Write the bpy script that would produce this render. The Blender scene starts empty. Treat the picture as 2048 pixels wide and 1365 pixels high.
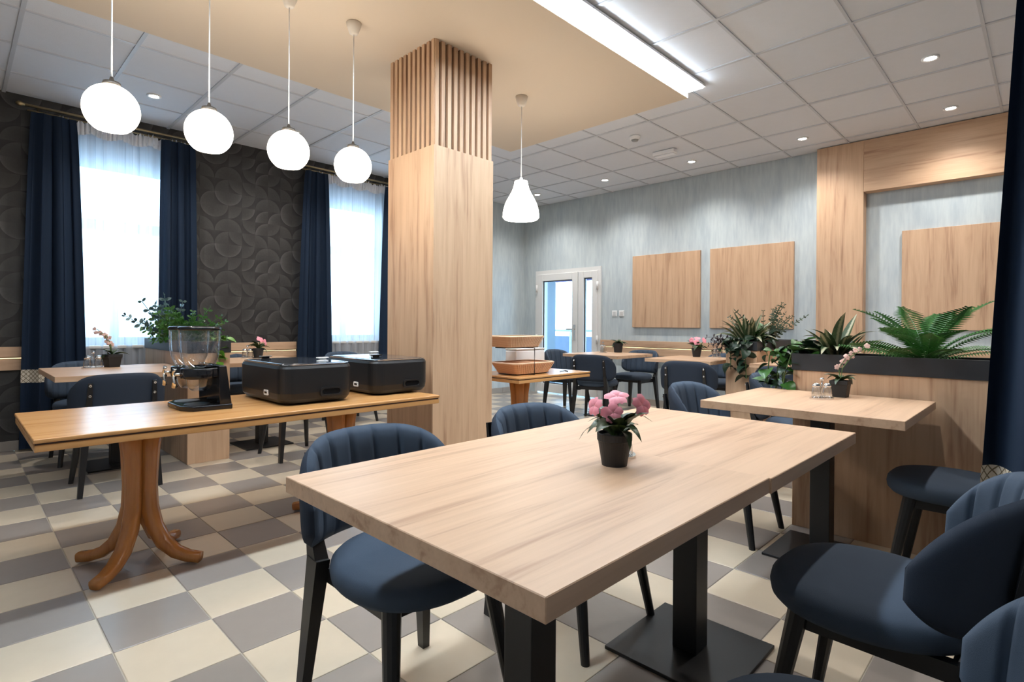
import bpy, bmesh, math, random
from mathutils import Matrix, Vector
random.seed(7)
PI = math.pi
scene = bpy.context.scene
C = scene.collection

# ------------------------------------------------------------------ camera
CAM = Vector((0.0, 0.0, 1.098))
FPX, PCY = 1098.05, 652.54
yaw, pitch, roll = math.radians(44.37), math.radians(-0.1726), math.radians(0.3611)
fw = Vector((math.cos(yaw)*math.cos(pitch), math.sin(yaw)*math.cos(pitch), math.sin(pitch)))
rt0 = Vector((math.sin(yaw), -math.cos(yaw), 0))
up0 = rt0.cross(fw)
rt = math.cos(roll)*rt0 + math.sin(roll)*up0
up = -math.sin(roll)*rt0 + math.cos(roll)*up0
cd = bpy.data.cameras.new('camera')
cd.sensor_width = 36.0
cd.lens = FPX*36.0/2048.0
cd.shift_y = -(682.5-PCY)/2048.0
cd.clip_start = 0.02
cam = bpy.data.objects.new('camera', cd); C.objects.link(cam)
M = Matrix((rt, up, -fw)).transposed().to_4x4()
M.translation = CAM
cam.matrix_world = M
scene.camera = cam

# ------------------------------------------------------------------ light
scene.view_settings.view_transform = 'Standard'
scene.view_settings.look = 'None'
scene.view_settings.exposure = 1.5
scene.view_settings.gamma = 1.0
scene.view_settings.use_curve_mapping = False
w = bpy.data.worlds.new('sky'); scene.world = w; w.use_nodes = True
bg = w.node_tree.nodes['Background']
bg.inputs[0].default_value = (0.52, 0.80, 1.0, 1); bg.inputs[1].default_value = 3.5
L_GLOBE, L_SPOT, L_LED = 7.0, 27.0, 23.0
WARM = (1.0, 0.89, 0.75)
SPOTC = (1.0, 0.97, 0.93)
LEDC = (0.76, 0.89, 1.0)

def portal(name, loc, rot, sx, sy):
    d = bpy.data.lights.new(name, 'AREA'); d.shape = 'RECTANGLE'; d.size = sx; d.size_y = sy
    d.cycles.is_portal = True
    o = bpy.data.objects.new(name, d); C.objects.link(o); o.location = loc; o.rotation_euler = rot
portal('window_daylight', (1.11, 6.60, 1.84), (-PI/2, 0, 0), 0.92, 1.95)
portal('window_daylight', (3.52, 6.60, 1.84), (-PI/2, 0, 0), 1.02, 1.95)
portal('door_daylight', (6.96, 5.36, 0.98), (0, PI/2, 0), 1.95, 1.28)

# ------------------------------------------------------------------ materials
MATS = {}
def newmat(name):
    m = bpy.data.materials.new(name); m.use_nodes = True
    nt = m.node_tree; b = nt.nodes['Principled BSDF']
    return m, nt, b
def N(nt, t, **kw):
    n = nt.nodes.new(t)
    for k, v in kw.items(): setattr(n, k, v)
    return n
def col(c): return (c[0], c[1], c[2], 1)
def plain(name, c, rough=0.5, metal=0.0, spec=0.5, bump=0, bscale=200, var=0.0):
    if name in MATS: return MATS[name]
    m, nt, b = newmat(name)
    b.inputs['Base Color'].default_value = col(c)
    b.inputs['Roughness'].default_value = rough
    b.inputs['Metallic'].default_value = metal
    b.inputs['Specular IOR Level'].default_value = spec
    tc = N(nt, 'ShaderNodeTexCoord')
    nz = N(nt, 'ShaderNodeTexNoise'); nz.inputs['Scale'].default_value = bscale; nz.inputs['Detail'].default_value = 3
    nt.links.new(tc.outputs['Object'], nz.inputs['Vector'])
    if bump:
        bp = N(nt, 'ShaderNodeBump'); bp.inputs['Strength'].default_value = bump; bp.inputs['Distance'].default_value = 0.002
        nt.links.new(nz.outputs['Fac'], bp.inputs['Height']); nt.links.new(bp.outputs[0], b.inputs['Normal'])
    if var:
        oi = N(nt, 'ShaderNodeObjectInfo')
        n2 = N(nt, 'ShaderNodeTexNoise'); n2.inputs['Scale'].default_value = 14; n2.inputs['Detail'].default_value = 4
        nt.links.new(tc.outputs['Object'], n2.inputs['Vector'])
        ad = N(nt, 'ShaderNodeMath', operation='ADD'); nt.links.new(oi.outputs['Random'], ad.inputs[0]); nt.links.new(n2.outputs['Fac'], ad.inputs[1])
        mr = N(nt, 'ShaderNodeMapRange'); mr.inputs[1].default_value = 0.3; mr.inputs[2].default_value = 1.7
        mr.inputs[3].default_value = 1-var; mr.inputs[4].default_value = 1+var
        nt.links.new(ad.outputs[0], mr.inputs[0])
        hs = N(nt, 'ShaderNodeHueSaturation'); hs.inputs['Color'].default_value = col(c)
        nt.links.new(mr.outputs[0], hs.inputs['Value']); nt.links.new(hs.outputs[0], b.inputs['Base Color'])
    MATS[name] = m
    return m
def wood(name, light, dark, axis='X', rough=0.42, spec=0.5, bands=1.0):
    key = name+axis
    if key in MATS: return MATS[key]
    m, nt, b = newmat(name+'_grain_'+axis.lower())
    tc = N(nt, 'ShaderNodeTexCoord'); oi = N(nt, 'ShaderNodeObjectInfo')
    ofs = N(nt, 'ShaderNodeVectorMath', operation='SCALE'); ofs.inputs[0].default_value = (13.1, 7.7, 9.3)
    nt.links.new(oi.outputs['Random'], ofs.inputs['Scale'])
    ad = N(nt, 'ShaderNodeVectorMath', operation='ADD')
    nt.links.new(tc.outputs['Object'], ad.inputs[0]); nt.links.new(ofs.outputs[0], ad.inputs[1])
    def noise(lo, hi, detail, dist):
        mp = N(nt, 'ShaderNodeMapping')
        s = [hi, hi, hi]; s['XYZ'.index(axis)] = lo
        mp.inputs['Scale'].default_value = s
        nt.links.new(ad.outputs[0], mp.inputs['Vector'])
        n = N(nt, 'ShaderNodeTexNoise'); n.inputs['Scale'].default_value = 1; n.inputs['Detail'].default_value = detail
        n.inputs['Distortion'].default_value = dist
        nt.links.new(mp.outputs[0], n.inputs['Vector'])
        return n
    n1 = noise(0.8, 14*bands, 4, 0.6); n2 = noise(3, 120, 3, 0.1); n3 = noise(2.2, 30, 5, 1.2)
    a = N(nt, 'ShaderNodeMath', operation='MULTIPLY_ADD'); a.inputs[1].default_value = 0.55
    nt.links.new(n1.outputs['Fac'], a.inputs[0])
    m2 = N(nt, 'ShaderNodeMath', operation='MULTIPLY'); m2.inputs[1].default_value = 0.15; nt.links.new(n2.outputs['Fac'], m2.inputs[0])
    m3 = N(nt, 'ShaderNodeMath', operation='MULTIPLY_ADD'); m3.inputs[1].default_value = 0.34
    nt.links.new(n3.outputs['Fac'], m3.inputs[0]); nt.links.new(m2.outputs[0], m3.inputs[2])
    nt.links.new(m3.outputs[0], a.inputs[2])
    cr = N(nt, 'ShaderNodeValToRGB')
    cr.color_ramp.elements[0].position = 0.36; cr.color_ramp.elements[0].color = col(dark)
    cr.color_ramp.elements[1].position = 0.60; cr.color_ramp.elements[1].color = col(light)
    e = cr.color_ramp.elements.new(0.47); e.color = col([0.30*d+0.70*l for l, d in zip(light, dark)])
    nt.links.new(a.outputs[0], cr.inputs[0]); nt.links.new(cr.outputs[0], b.inputs['Base Color'])
    b.inputs['Roughness'].default_value = rough; b.inputs['Specular IOR Level'].default_value = spec
    bp = N(nt, 'ShaderNodeBump'); bp.inputs['Strength'].default_value = 0.12; bp.inputs['Distance'].default_value = 0.001
    nt.links.new(n2.outputs['Fac'], bp.inputs['Height']); nt.links.new(bp.outputs[0], b.inputs['Normal'])
    MATS[key] = m
    return m
def oak(axis='X'): return wood('light_oak', (0.64, 0.42, 0.27), (0.40, 0.23, 0.135), axis)
def oakp(axis='Z'): return wood('oak_panel', (0.61, 0.40, 0.25), (0.36, 0.20, 0.115), axis, rough=0.5)
def honey(axis='X'): return wood('honey_wood', (0.62, 0.32, 0.12), (0.46, 0.21, 0.065), axis, rough=0.26, spec=0.6)
def emit(name, c, s):
    if name in MATS: return MATS[name]
    m = bpy.data.materials.new(name); m.use_nodes = True; nt = m.node_tree; nt.nodes.clear()
    e = N(nt, 'ShaderNodeEmission'); o = N(nt, 'ShaderNodeOutputMaterial')
    e.inputs[0].default_value = col(c); e.inputs[1].default_value = s
    nt.links.new(e.outputs[0], o.inputs[0]); MATS[name] = m
    return m
def glassy(name, tint=(0.95, 0.97, 1.0), refl=0.12):
    if name in MATS: return MATS[name]
    m = bpy.data.materials.new(name); m.use_nodes = True; nt = m.node_tree; nt.nodes.clear()
    t = N(nt, 'ShaderNodeBsdfTransparent'); t.inputs[0].default_value = col(tint)
    g = N(nt, 'ShaderNodeBsdfGlossy'); g.inputs['Roughness'].default_value = 0.03
    f = N(nt, 'ShaderNodeLayerWeight'); f.inputs[0].default_value = refl+0.2
    mr = N(nt, 'ShaderNodeMapRange'); mr.inputs[3].default_value = refl*0.5; mr.inputs[4].default_value = 0.75
    mx = N(nt, 'ShaderNodeMixShader'); o = N(nt, 'ShaderNodeOutputMaterial')
    nt.links.new(f.outputs['Facing'], mr.inputs[0]); nt.links.new(mr.outputs[0], mx.inputs[0])
    nt.links.new(t.outputs[0], mx.inputs[1]); nt.links.new(g.outputs[0], mx.inputs[2]); nt.links.new(mx.outputs[0], o.inputs[0])
    MATS[name] = m
    return m
def sheer_mat():
    if 'sheer' in MATS: return MATS['sheer']
    m = bpy.data.materials.new('sheer_voile'); m.use_nodes = True; nt = m.node_tree; nt.nodes.clear()
    tc = N(nt, 'ShaderNodeTexCoord'); mp = N(nt, 'ShaderNodeMapping'); mp.inputs['Scale'].default_value = (22, 22, 0.4)
    nz = N(nt, 'ShaderNodeTexNoise'); nz.inputs['Scale'].default_value = 1; nz.inputs['Detail'].default_value = 3
    nt.links.new(tc.outputs['Object'], mp.inputs[0]); nt.links.new(mp.outputs[0], nz.inputs['Vector'])
    mr = N(nt, 'ShaderNodeMapRange'); mr.inputs[1].default_value = 0.3; mr.inputs[2].default_value = 0.7
    mr.inputs[3].default_value = 0.62; mr.inputs[4].default_value = 0.90; nt.links.new(nz.outputs['Fac'], mr.inputs[0])
    t = N(nt, 'ShaderNodeBsdfTransparent'); d = N(nt, 'ShaderNodeBsdfDiffuse'); tr = N(nt, 'ShaderNodeBsdfTranslucent')
    d.inputs[0].default_value = (0.85, 0.88, 0.95, 1); tr.inputs[0].default_value = (0.85, 0.9, 0.97, 1)
    m1 = N(nt, 'ShaderNodeMixShader'); m1.inputs[0].default_value = 0.55
    nt.links.new(d.outputs[0], m1.inputs[1]); nt.links.new(tr.outputs[0], m1.inputs[2])
    m2 = N(nt, 'ShaderNodeMixShader'); nt.links.new(mr.outputs[0], m2.inputs[0])
    nt.links.new(t.outputs[0], m2.inputs[1]); nt.links.new(m1.outputs[0], m2.inputs[2])
    o = N(nt, 'ShaderNodeOutputMaterial'); nt.links.new(m2.outputs[0], o.inputs[0])
    MATS['sheer'] = m
    return m
def dark_wallpaper():
    # printed quarter discs, one per cell, turned at random, with a soft printed sheen along the rim
    m, nt, b = newmat('charcoal_disc_wallpaper')
    tc = N(nt, 'ShaderNodeTexCoord'); sp = N(nt, 'ShaderNodeSeparateXYZ'); nt.links.new(tc.outputs['Object'], sp.inputs[0])
    def mth(op, a, bb=None, cc=None):
        n = N(nt, 'ShaderNodeMath', operation=op)
        for i, v in enumerate((a, bb, cc)):
            if v is None: continue
            if isinstance(v, (int, float)): n.inputs[i].default_value = v
            else: nt.links.new(v, n.inputs[i])
        return n.outputs[0]
    cs = 1/0.138
    u = mth('MULTIPLY', sp.outputs[0], cs); v = mth('MULTIPLY', sp.outputs[2], cs)
    cu = mth('FLOOR', u); cv = mth('FLOOR', v); fu = mth('FRACT', u); fv = mth('FRACT', v)
    cvm = mth('MODULO', cv, 4.0); cum = mth('MODULO', cu, 6.0)
    cb = N(nt, 'ShaderNodeCombineXYZ'); nt.links.new(cum, cb.inputs[0]); nt.links.new(cvm, cb.inputs[1])
    wn = N(nt, 'ShaderNodeTexWhiteNoise', noise_dimensions='3D'); nt.links.new(cb.outputs[0], wn.inputs['Vector'])
    s2 = N(nt, 'ShaderNodeSeparateColor'); nt.links.new(wn.outputs['Color'], s2.inputs[0])
    def flip(f, r):
        g = mth('GREATER_THAN', r, 0.5)
        a = mth('SUBTRACT', 1.0, f)
        mx = N(nt, 'ShaderNodeMix', data_type='FLOAT'); nt.links.new(g, mx.inputs[0]); nt.links.new(f, mx.inputs[2]); nt.links.new(a, mx.inputs[3])
        return mx.outputs[0]
    uu = flip(fu, s2.outputs[0]); vv = flip(fv, s2.outputs[1])
    d = mth('SQRT', mth('ADD', mth('MULTIPLY', uu, uu), mth('MULTIPLY', vv, vv)))
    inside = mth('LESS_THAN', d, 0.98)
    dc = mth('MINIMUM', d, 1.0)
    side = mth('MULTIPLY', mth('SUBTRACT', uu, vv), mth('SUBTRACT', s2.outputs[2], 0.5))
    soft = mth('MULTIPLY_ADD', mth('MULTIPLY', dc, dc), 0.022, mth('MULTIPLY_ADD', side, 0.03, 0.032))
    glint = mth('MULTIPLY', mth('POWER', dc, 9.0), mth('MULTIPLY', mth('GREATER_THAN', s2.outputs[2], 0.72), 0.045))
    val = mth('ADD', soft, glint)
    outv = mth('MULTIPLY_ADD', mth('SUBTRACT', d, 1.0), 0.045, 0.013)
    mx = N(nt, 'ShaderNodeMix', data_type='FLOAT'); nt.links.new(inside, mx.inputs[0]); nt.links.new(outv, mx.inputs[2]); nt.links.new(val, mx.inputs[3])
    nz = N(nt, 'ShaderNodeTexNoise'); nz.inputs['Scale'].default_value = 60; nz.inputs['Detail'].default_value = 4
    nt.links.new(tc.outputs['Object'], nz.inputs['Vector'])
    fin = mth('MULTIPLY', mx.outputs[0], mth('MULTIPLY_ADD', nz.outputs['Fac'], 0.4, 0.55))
    cc = N(nt, 'ShaderNodeCombineColor')
    nt.links.new(mth('MULTIPLY', fin, 1.06), cc.inputs[0]); nt.links.new(fin, cc.inputs[1]); nt.links.new(mth('MULTIPLY', fin, 0.97), cc.inputs[2])
    nt.links.new(cc.outputs[0], b.inputs['Base Color']); b.inputs['Roughness'].default_value = 0.5
    return m
def grey_wallpaper():
    m, nt, b = newmat('grey_blue_streaked_wallpaper')
    tc = N(nt, 'ShaderNodeTexCoord')
    def nz(sx, sz, det):
        mp = N(nt, 'ShaderNodeMapping'); mp.inputs['Scale'].default_value = (sx, sx, sz); nt.links.new(tc.outputs['Object'], mp.inputs[0])
        n = N(nt, 'ShaderNodeTexNoise'); n.inputs['Scale'].default_value = 1; n.inputs['Detail'].default_value = det
        nt.links.new(mp.outputs[0], n.inputs['Vector']); return n
    n1 = nz(38, 5, 4); n2 = nz(8, 2, 3)
    ad = N(nt, 'ShaderNodeMath', operation='ADD'); nt.links.new(n1.outputs['Fac'], ad.inputs[0]); nt.links.new(n2.outputs['Fac'], ad.inputs[1])
    cr = N(nt, 'ShaderNodeValToRGB'); cr.color_ramp.elements[0].position = 0.36; cr.color_ramp.elements[0].color = (0.43, 0.495, 0.535, 1)
    cr.color_ramp.elements[1].position = 0.62; cr.color_ramp.elements[1].color = (0.55, 0.61, 0.625, 1)
    h = N(nt, 'ShaderNodeMath', operation='MULTIPLY'); h.inputs[1].default_value = 0.5; nt.links.new(ad.outputs[0], h.inputs[0])
    nt.links.new(h.outputs[0], cr.inputs[0]); nt.links.new(cr.outputs[0], b.inputs['Base Color']); b.inputs['Roughness'].default_value = 0.7
    return m
def trim_mat():
    # woven lattice band of the curtains
    m, nt, b = newmat('cream_lattice_trim')
    tc = N(nt, 'ShaderNodeTexCoord')
    sp = N(nt, 'ShaderNodeSeparateXYZ'); nt.links.new(tc.outputs['UV'], sp.inputs[0])
    res = []
    for sg in (1, -1):
        a = N(nt, 'ShaderNodeMath', operation='MULTIPLY_ADD'); a.inputs[1].default_value = sg
        nt.links.new(sp.outputs[1], a.inputs[0]); nt.links.new(sp.outputs[0], a.inputs[2])
        s = N(nt, 'ShaderNodeMath', operation='MULTIPLY'); s.inputs[1].default_value = PI/0.036; nt.links.new(a.outputs[0], s.inputs[0])
        sn = N(nt, 'ShaderNodeMath', operation='SINE'); nt.links.new(s.outputs[0], sn.inputs[0])
        ab = N(nt, 'ShaderNodeMath', operation='ABSOLUTE'); nt.links.new(sn.outputs[0], ab.inputs[0]); res.append(ab)
    mn = N(nt, 'ShaderNodeMath', operation='MINIMUM'); nt.links.new(res[0].outputs[0], mn.inputs[0]); nt.links.new(res[1].outputs[0], mn.inputs[1])
    cr = N(nt, 'ShaderNodeValToRGB'); cr.color_ramp.elements[0].position = 0.22; cr.color_ramp.elements[0].color = (0.16, 0.12, 0.07, 1)
    cr.color_ramp.elements[1].position = 0.32; cr.color_ramp.elements[1].color = (0.62, 0.55, 0.45, 1)
    nt.links.new(mn.outputs[0], cr.inputs[0]); nt.links.new(cr.outputs[0], b.inputs['Base Color']); b.inputs['Roughness'].default_value = 0.9
    return m
def wicker_mat():
    m, nt, b = newmat('wicker_weave')
    tc = N(nt, 'ShaderNodeTexCoord'); sp = N(nt, 'ShaderNodeSeparateXYZ'); nt.links.new(tc.outputs['Object'], sp.inputs[0])
    wv = N(nt, 'ShaderNodeTexWave'); wv.inputs['Scale'].default_value = 55; wv.inputs['Distortion'].default_value = 1.5; wv.bands_direction = 'Z'
    nt.links.new(tc.outputs['Object'], wv.inputs['Vector'])
    cr = N(nt, 'ShaderNodeValToRGB'); cr.color_ramp.elements[0].color = (0.55, 0.26, 0.12, 1); cr.color_ramp.elements[1].color = (0.90, 0.58, 0.38, 1)
    nt.links.new(wv.outputs['Fac'], cr.inputs[0]); nt.links.new(cr.outputs[0], b.inputs['Base Color']); b.inputs['Roughness'].default_value = 0.55
    return m
def leafmat(name, c, c2=None, rough=0.4):
    # c2: paler markings along the midrib (generated coordinates run across the blade)
    if name in MATS: return MATS[name]
    m, nt, b = newmat(name)
    tc = N(nt, 'ShaderNodeTexCoord'); oi = N(nt, 'ShaderNodeObjectInfo')
    nz = N(nt, 'ShaderNodeTexNoise'); nz.inputs['Scale'].default_value = 25; nz.inputs['Detail'].default_value = 3
    nt.links.new(tc.outputs['Object'], nz.inputs['Vector'])
    cr = N(nt, 'ShaderNodeValToRGB')
    cr.color_ramp.elements[0].color = col([x*0.6 for x in c]); cr.color_ramp.elements[0].position = 0.3
    cr.color_ramp.elements[1].color = col([x*1.35 for x in c]); cr.color_ramp.elements[1].position = 0.75
    nt.links.new(nz.outputs['Fac'], cr.inputs[0]); out = cr.outputs[0]
    if c2:
        sp = N(nt, 'ShaderNodeSeparateXYZ'); nt.links.new(tc.outputs['Generated'], sp.inputs[0])
        a = N(nt, 'ShaderNodeMath', operation='SUBTRACT'); a.inputs[1].default_value = 0.5; nt.links.new(sp.outputs[0], a.inputs[0])
        ab = N(nt, 'ShaderNodeMath', operation='ABSOLUTE'); nt.links.new(a.outputs[0], ab.inputs[0])
        n2 = N(nt, 'ShaderNodeMath', operation='MULTIPLY_ADD'); n2.inputs[1].default_value = 0.22; nt.links.new(nz.outputs['Fac'], n2.inputs[0]); nt.links.new(ab.outputs[0], n2.inputs[2])
        r2 = N(nt, 'ShaderNodeValToRGB'); r2.color_ramp.elements[0].position = 0.19; r2.color_ramp.elements[0].color = (1, 1, 1, 1)
        r2.color_ramp.elements[1].position = 0.28; r2.color_ramp.elements[1].color = (0, 0, 0, 1)
        nt.links.new(n2.outputs[0], r2.inputs[0])
        mx = N(nt, 'ShaderNodeMix', data_type='RGBA'); nt.links.new(r2.outputs[0], mx.inputs[0]); nt.links.new(out, mx.inputs[6]); mx.inputs[7].default_value = col(c2)
        out = mx.outputs[2]
    nt.links.new(out, b.inputs['Base Color']); b.inputs['Roughness'].default_value = rough
    b.inputs['Subsurface Weight'].default_value = 0.0
    MATS[name] = m
    return m

black_metal = plain('black_powder_coat', (0.012, 0.012, 0.013), 0.38, bump=0.15, bscale=900)
black_wood = plain('black_stained_wood', (0.010, 0.010, 0.011), 0.35)
black_plastic = plain('black_plastic', (0.011, 0.011, 0.012), 0.40, bump=0.1, bscale=1200)
gloss_black = plain('gloss_black', (0.008, 0.008, 0.009), 0.15)
chrome = plain('chrome', (0.75, 0.75, 0.76), 0.12, 1.0)
brass = plain('dull_brass', (0.42, 0.33, 0.19), 0.35, 1.0)
white_pl = plain('white_plastic', (0.86, 0.86, 0.86), 0.35)
white_pvc = plain('white_frame_plastic', (0.74, 0.74, 0.73), 0.3)
navy = plain('navy_upholstery', (0.058, 0.080, 0.115), 0.85, spec=0.25, bump=0.6, bscale=1400, var=0.12)
navy_dk = plain('navy_back_fabric', (0.028, 0.037, 0.055), 0.85, spec=0.2, bump=0.6, bscale=1400)
drape = plain('navy_drape', (0.008, 0.019, 0.042), 0.8, spec=0.25, bump=0.4, bscale=900)
trough_m = plain('dark_slate_trough', (0.022, 0.024, 0.028), 0.5, bump=0.3, bscale=60)
soil_m = plain('dark_soil', (0.02, 0.014, 0.01), 0.95, bump=1.0, bscale=120)
pot_m = plain('black_pot_plastic', (0.014, 0.014, 0.015), 0.55)
beige_m = plain('beige_plaster', (0.68, 0.57, 0.445), 0.85, bump=0.15, bscale=150)
ctile_m = plain('ceiling_tile_mineral', (0.70, 0.72, 0.765), 0.9, bump=0.5, bscale=260, var=0.03)
tbar_m = plain('grid_bar_paint', (0.54, 0.56, 0.60), 0.5)
slab_m = plain('ceiling_slab_paint', (0.4, 0.4, 0.4), 0.9)
cream_t = plain('cream_floor_tile', (0.60, 0.50, 0.375), 0.30, bump=0.08, bscale=40, var=0.07)
grey_t = plain('taupe_floor_tile', (0.285, 0.245, 0.215), 0.30, bump=0.08, bscale=40, var=0.08)
grout_m = plain('pale_grout', (0.46, 0.41, 0.34), 0.9)
skirt_m = plain('skirting_tile', (0.36, 0.32, 0.28), 0.4, var=0.06)
wall_plain = plain('plain_wall_paint', (0.30, 0.31, 0.33), 0.9)
pink_m = plain('pink_petal', (0.86, 0.30, 0.36), 0.55, var=0.10)
blush_m = plain('blush_petal', (0.80, 0.52, 0.45), 0.55, var=0.08)
stem_m = plain('green_stem', (0.10, 0.17, 0.05), 0.5)
glass_m = glassy('clear_glass')
shaker_m = glassy('shaker_glass', (0.86, 0.88, 0.88), 0.3)

# ------------------------------------------------------------------ mesh builder
class MB:
    def __init__(s): s.v = []; s.f = []; s.mi = []
    def add(s, vs, fs, mi=0):
        o = len(s.v); s.v += [tuple(p) for p in vs]
        for q in fs: s.f.append(tuple(i+o for i in q)); s.mi.append(mi)
        return s
    def box(s, x0, x1, y0, y1, z0, z1, mi=0):
        vs = [(x0,y0,z0),(x1,y0,z0),(x1,y1,z0),(x0,y1,z0),(x0,y0,z1),(x1,y0,z1),(x1,y1,z1),(x0,y1,z1)]
        return s.add(vs, [(0,3,2,1),(4,5,6,7),(0,1,5,4),(1,2,6,5),(2,3,7,6),(3,0,4,7)], mi)
    def rings(s, rings, closed=True, cap=True, mi=0):
        n = len(rings[0]); vs = [p for r in rings for p in r]; fs = []
        for i in range(len(rings)-1):
            for j in range(n if closed else n-1):
                k = (j+1) % n
                fs.append((i*n+j, i*n+k, (i+1)*n+k, (i+1)*n+j))
        if cap and closed:
            fs.append(tuple(range(n-1, -1, -1))); fs.append(tuple((len(rings)-1)*n+j for j in range(n)))
        return s.add(vs, fs, mi)
    def lathe(s, prof, n=24, cx=0, cy=0, cap=True, mi=0):
        return s.rings([[(cx+r*math.cos(2*PI*j/n), cy+r*math.sin(2*PI*j/n), z) for j in range(n)] for r, z in prof], True, cap, mi)
    def tube(s, pts, rad, n=8, cap=True, mi=0):
        pts = [Vector(p) for p in pts]; R = []
        for i, p in enumerate(pts):
            t = (pts[min(i+1, len(pts)-1)]-pts[max(i-1, 0)]).normalized()
            ref = Vector((0, 0, 1)) if abs(t.z) < 0.95 else Vector((1, 0, 0))
            a = t.cross(ref).normalized(); b = t.cross(a).normalized()
            r = rad[i] if isinstance(rad, (list, tuple)) else rad
            R.append([p+a*(r*math.cos(2*PI*j/n))+b*(r*math.sin(2*PI*j/n)) for j in range(n)])
        return s.rings(R, True, cap, mi)
    def bar(s, p0, p1, w0, d0, w1=None, d1=None, side=Vector((1, 0, 0)), mi=0):
        w1 = w0 if w1 is None else w1; d1 = d0 if d1 is None else d1
        p0 = Vector(p0); p1 = Vector(p1); t = (p1-p0).normalized()
        a = (side-t*side.dot(t)).normalized(); b = t.cross(a)
        R = [[p+a*(w/2*sx)+b*(d/2*sy) for sx, sy in ((-1,-1),(1,-1),(1,1),(-1,1))] for p, w, d in ((p0, w0, d0), (p1, w1, d1))]
        return s.rings(R, True, True, mi)
    def grid(s, fn, nu, nv, mi=0):
        vs = [fn(i/nu, j/nv) for i in range(nu+1) for j in range(nv+1)]
        return s.add(vs, [(i*(nv+1)+j, (i+1)*(nv+1)+j, (i+1)*(nv+1)+j+1, i*(nv+1)+j+1) for i in range(nu) for j in range(nv)], mi)
    def mesh(s, name, mats, smooth=False):
        me = bpy.data.meshes.new(name); me.from_pydata(s.v, [], s.f); me.update()
        for m in (mats if isinstance(mats, (list, tuple)) else [mats]): me.materials.append(m)
        if len(me.materials) > 1:
            for p, i in zip(me.polygons, s.mi): p.material_index = i
        bm = bmesh.new(); bm.from_mesh(me); bmesh.ops.recalc_face_normals(bm, faces=bm.faces); bm.to_mesh(me); bm.free()
        if smooth:
            for p in me.polygons: p.use_smooth = True
        return me
    def build(s, name, mats, parent=None, smooth=False, bevel=0, seg=2, loc=None):
        return link(name, s.mesh(name, mats, smooth), parent, bevel, seg, loc)
def link(name, me, parent=None, bevel=0, seg=2, loc=None):
    o = bpy.data.objects.new(name, me); C.objects.link(o)
    if parent is not None: o.parent = parent
    if loc is not None: o.location = loc
    if bevel:
        b = o.modifiers.new('bevel', 'BEVEL'); b.width = bevel; b.segments = seg; b.limit_method = 'ANGLE'; b.angle_limit = math.radians(40)
        if seg > 1:
            for p in me.polygons: p.use_smooth = True
            wn = o.modifiers.new('wn', 'WEIGHTED_NORMAL'); wn.keep_sharp = True
    return o
def tag(o, label, cat, group=None):
    o['label'] = label; o['category'] = cat
    if group: o['group'] = group
    return o
def thing(name, label, cat, loc=(0, 0, 0), rz=0.0, group=None):
    o = bpy.data.objects.new(name, None); C.objects.link(o); o.empty_display_size = 0.1
    o.location = loc; o.rotation_euler = (0, 0, rz)
    return tag(o, label, cat, group)
def struct(o): o['kind'] = 'structure'; return o
def dup(root, loc, rz=0.0, label=None, group=None):
    def cp(o, par):
        c = o.copy(); C.objects.link(c); c.parent = par
        for ch in list(o.children): cp(ch, c)
        return c
    r = cp(root, None); r.location = loc; r.rotation_euler = (0, 0, rz)
    if label: r['label'] = label
    if group: r['group'] = group
    return r

# ------------------------------------------------------------------ room shell
HC = 3.022
XA, XB, YA, YB = -1.6, 6.70, -0.9, 6.27
flo = struct(MB().box(XA, XB, YA, YB, -0.10, -0.003).build('floor', grout_m))
def tile_mesh(name, mat):
    a, b, c = 0.1480, 0.1462, 0.0
    return MB().rings([[(sx*r, sy*r, z) for sx, sy in ((-1,-1),(1,-1),(1,1),(-1,1))] for r, z in ((a, -0.003), (a, -0.0012), (b, c))]).mesh(name, mat)
tm = [tile_mesh('cream_tile', cream_t), tile_mesh('taupe_tile', grey_t)]
tiles = []
for i in range(-7, 22):
    for j in range(-2, 23):
        x0, y1 = 0.378+0.3*i, 5.811-0.3*j
        xs, xe, ys, ye = max(x0, XA), min(x0+0.3, XB), max(y1-0.3, YA), min(y1, YB)
        if xe-xs < 0.02 or ye-ys < 0.02: continue
        cx, cy = x0+0.15, y1-0.15
        d = Vector((cx, cy, 0))-CAM; zz = d.dot(fw); vis = False
        if zz > 0.3:
            px, py = 1024+FPX*d.dot(rt)/zz, PCY-FPX*d.dot(up)/zz
            vis = -60 < px < 2108 and py < 1450
        tiles.append((not vis, d.length, i, j, xs, xe, ys, ye))
tiles.sort()
rest = MB()
for n, (nv, d, i, j, xs, xe, ys, ye) in enumerate(tiles):
    k = (i+j) % 2; full = xe-xs > 0.299 and ye-ys > 0.299
    if n < 296:
        if full: link('tile', tm[k], flo, loc=((xs+xe)/2, (ys+ye)/2, 0))
        else: MB().box(xs+0.002, xe-0.002, ys+0.002, ye-0.002, -0.003, 0).build('tile', (cream_t, grey_t)[k], flo)
    else: rest.box(xs+0.002, xe-0.002, ys+0.002, ye-0.002, -0.003, 0, k)
rest.build('tile_field', [cream_t, grey_t], flo)['kind'] = 'stuff'

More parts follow.
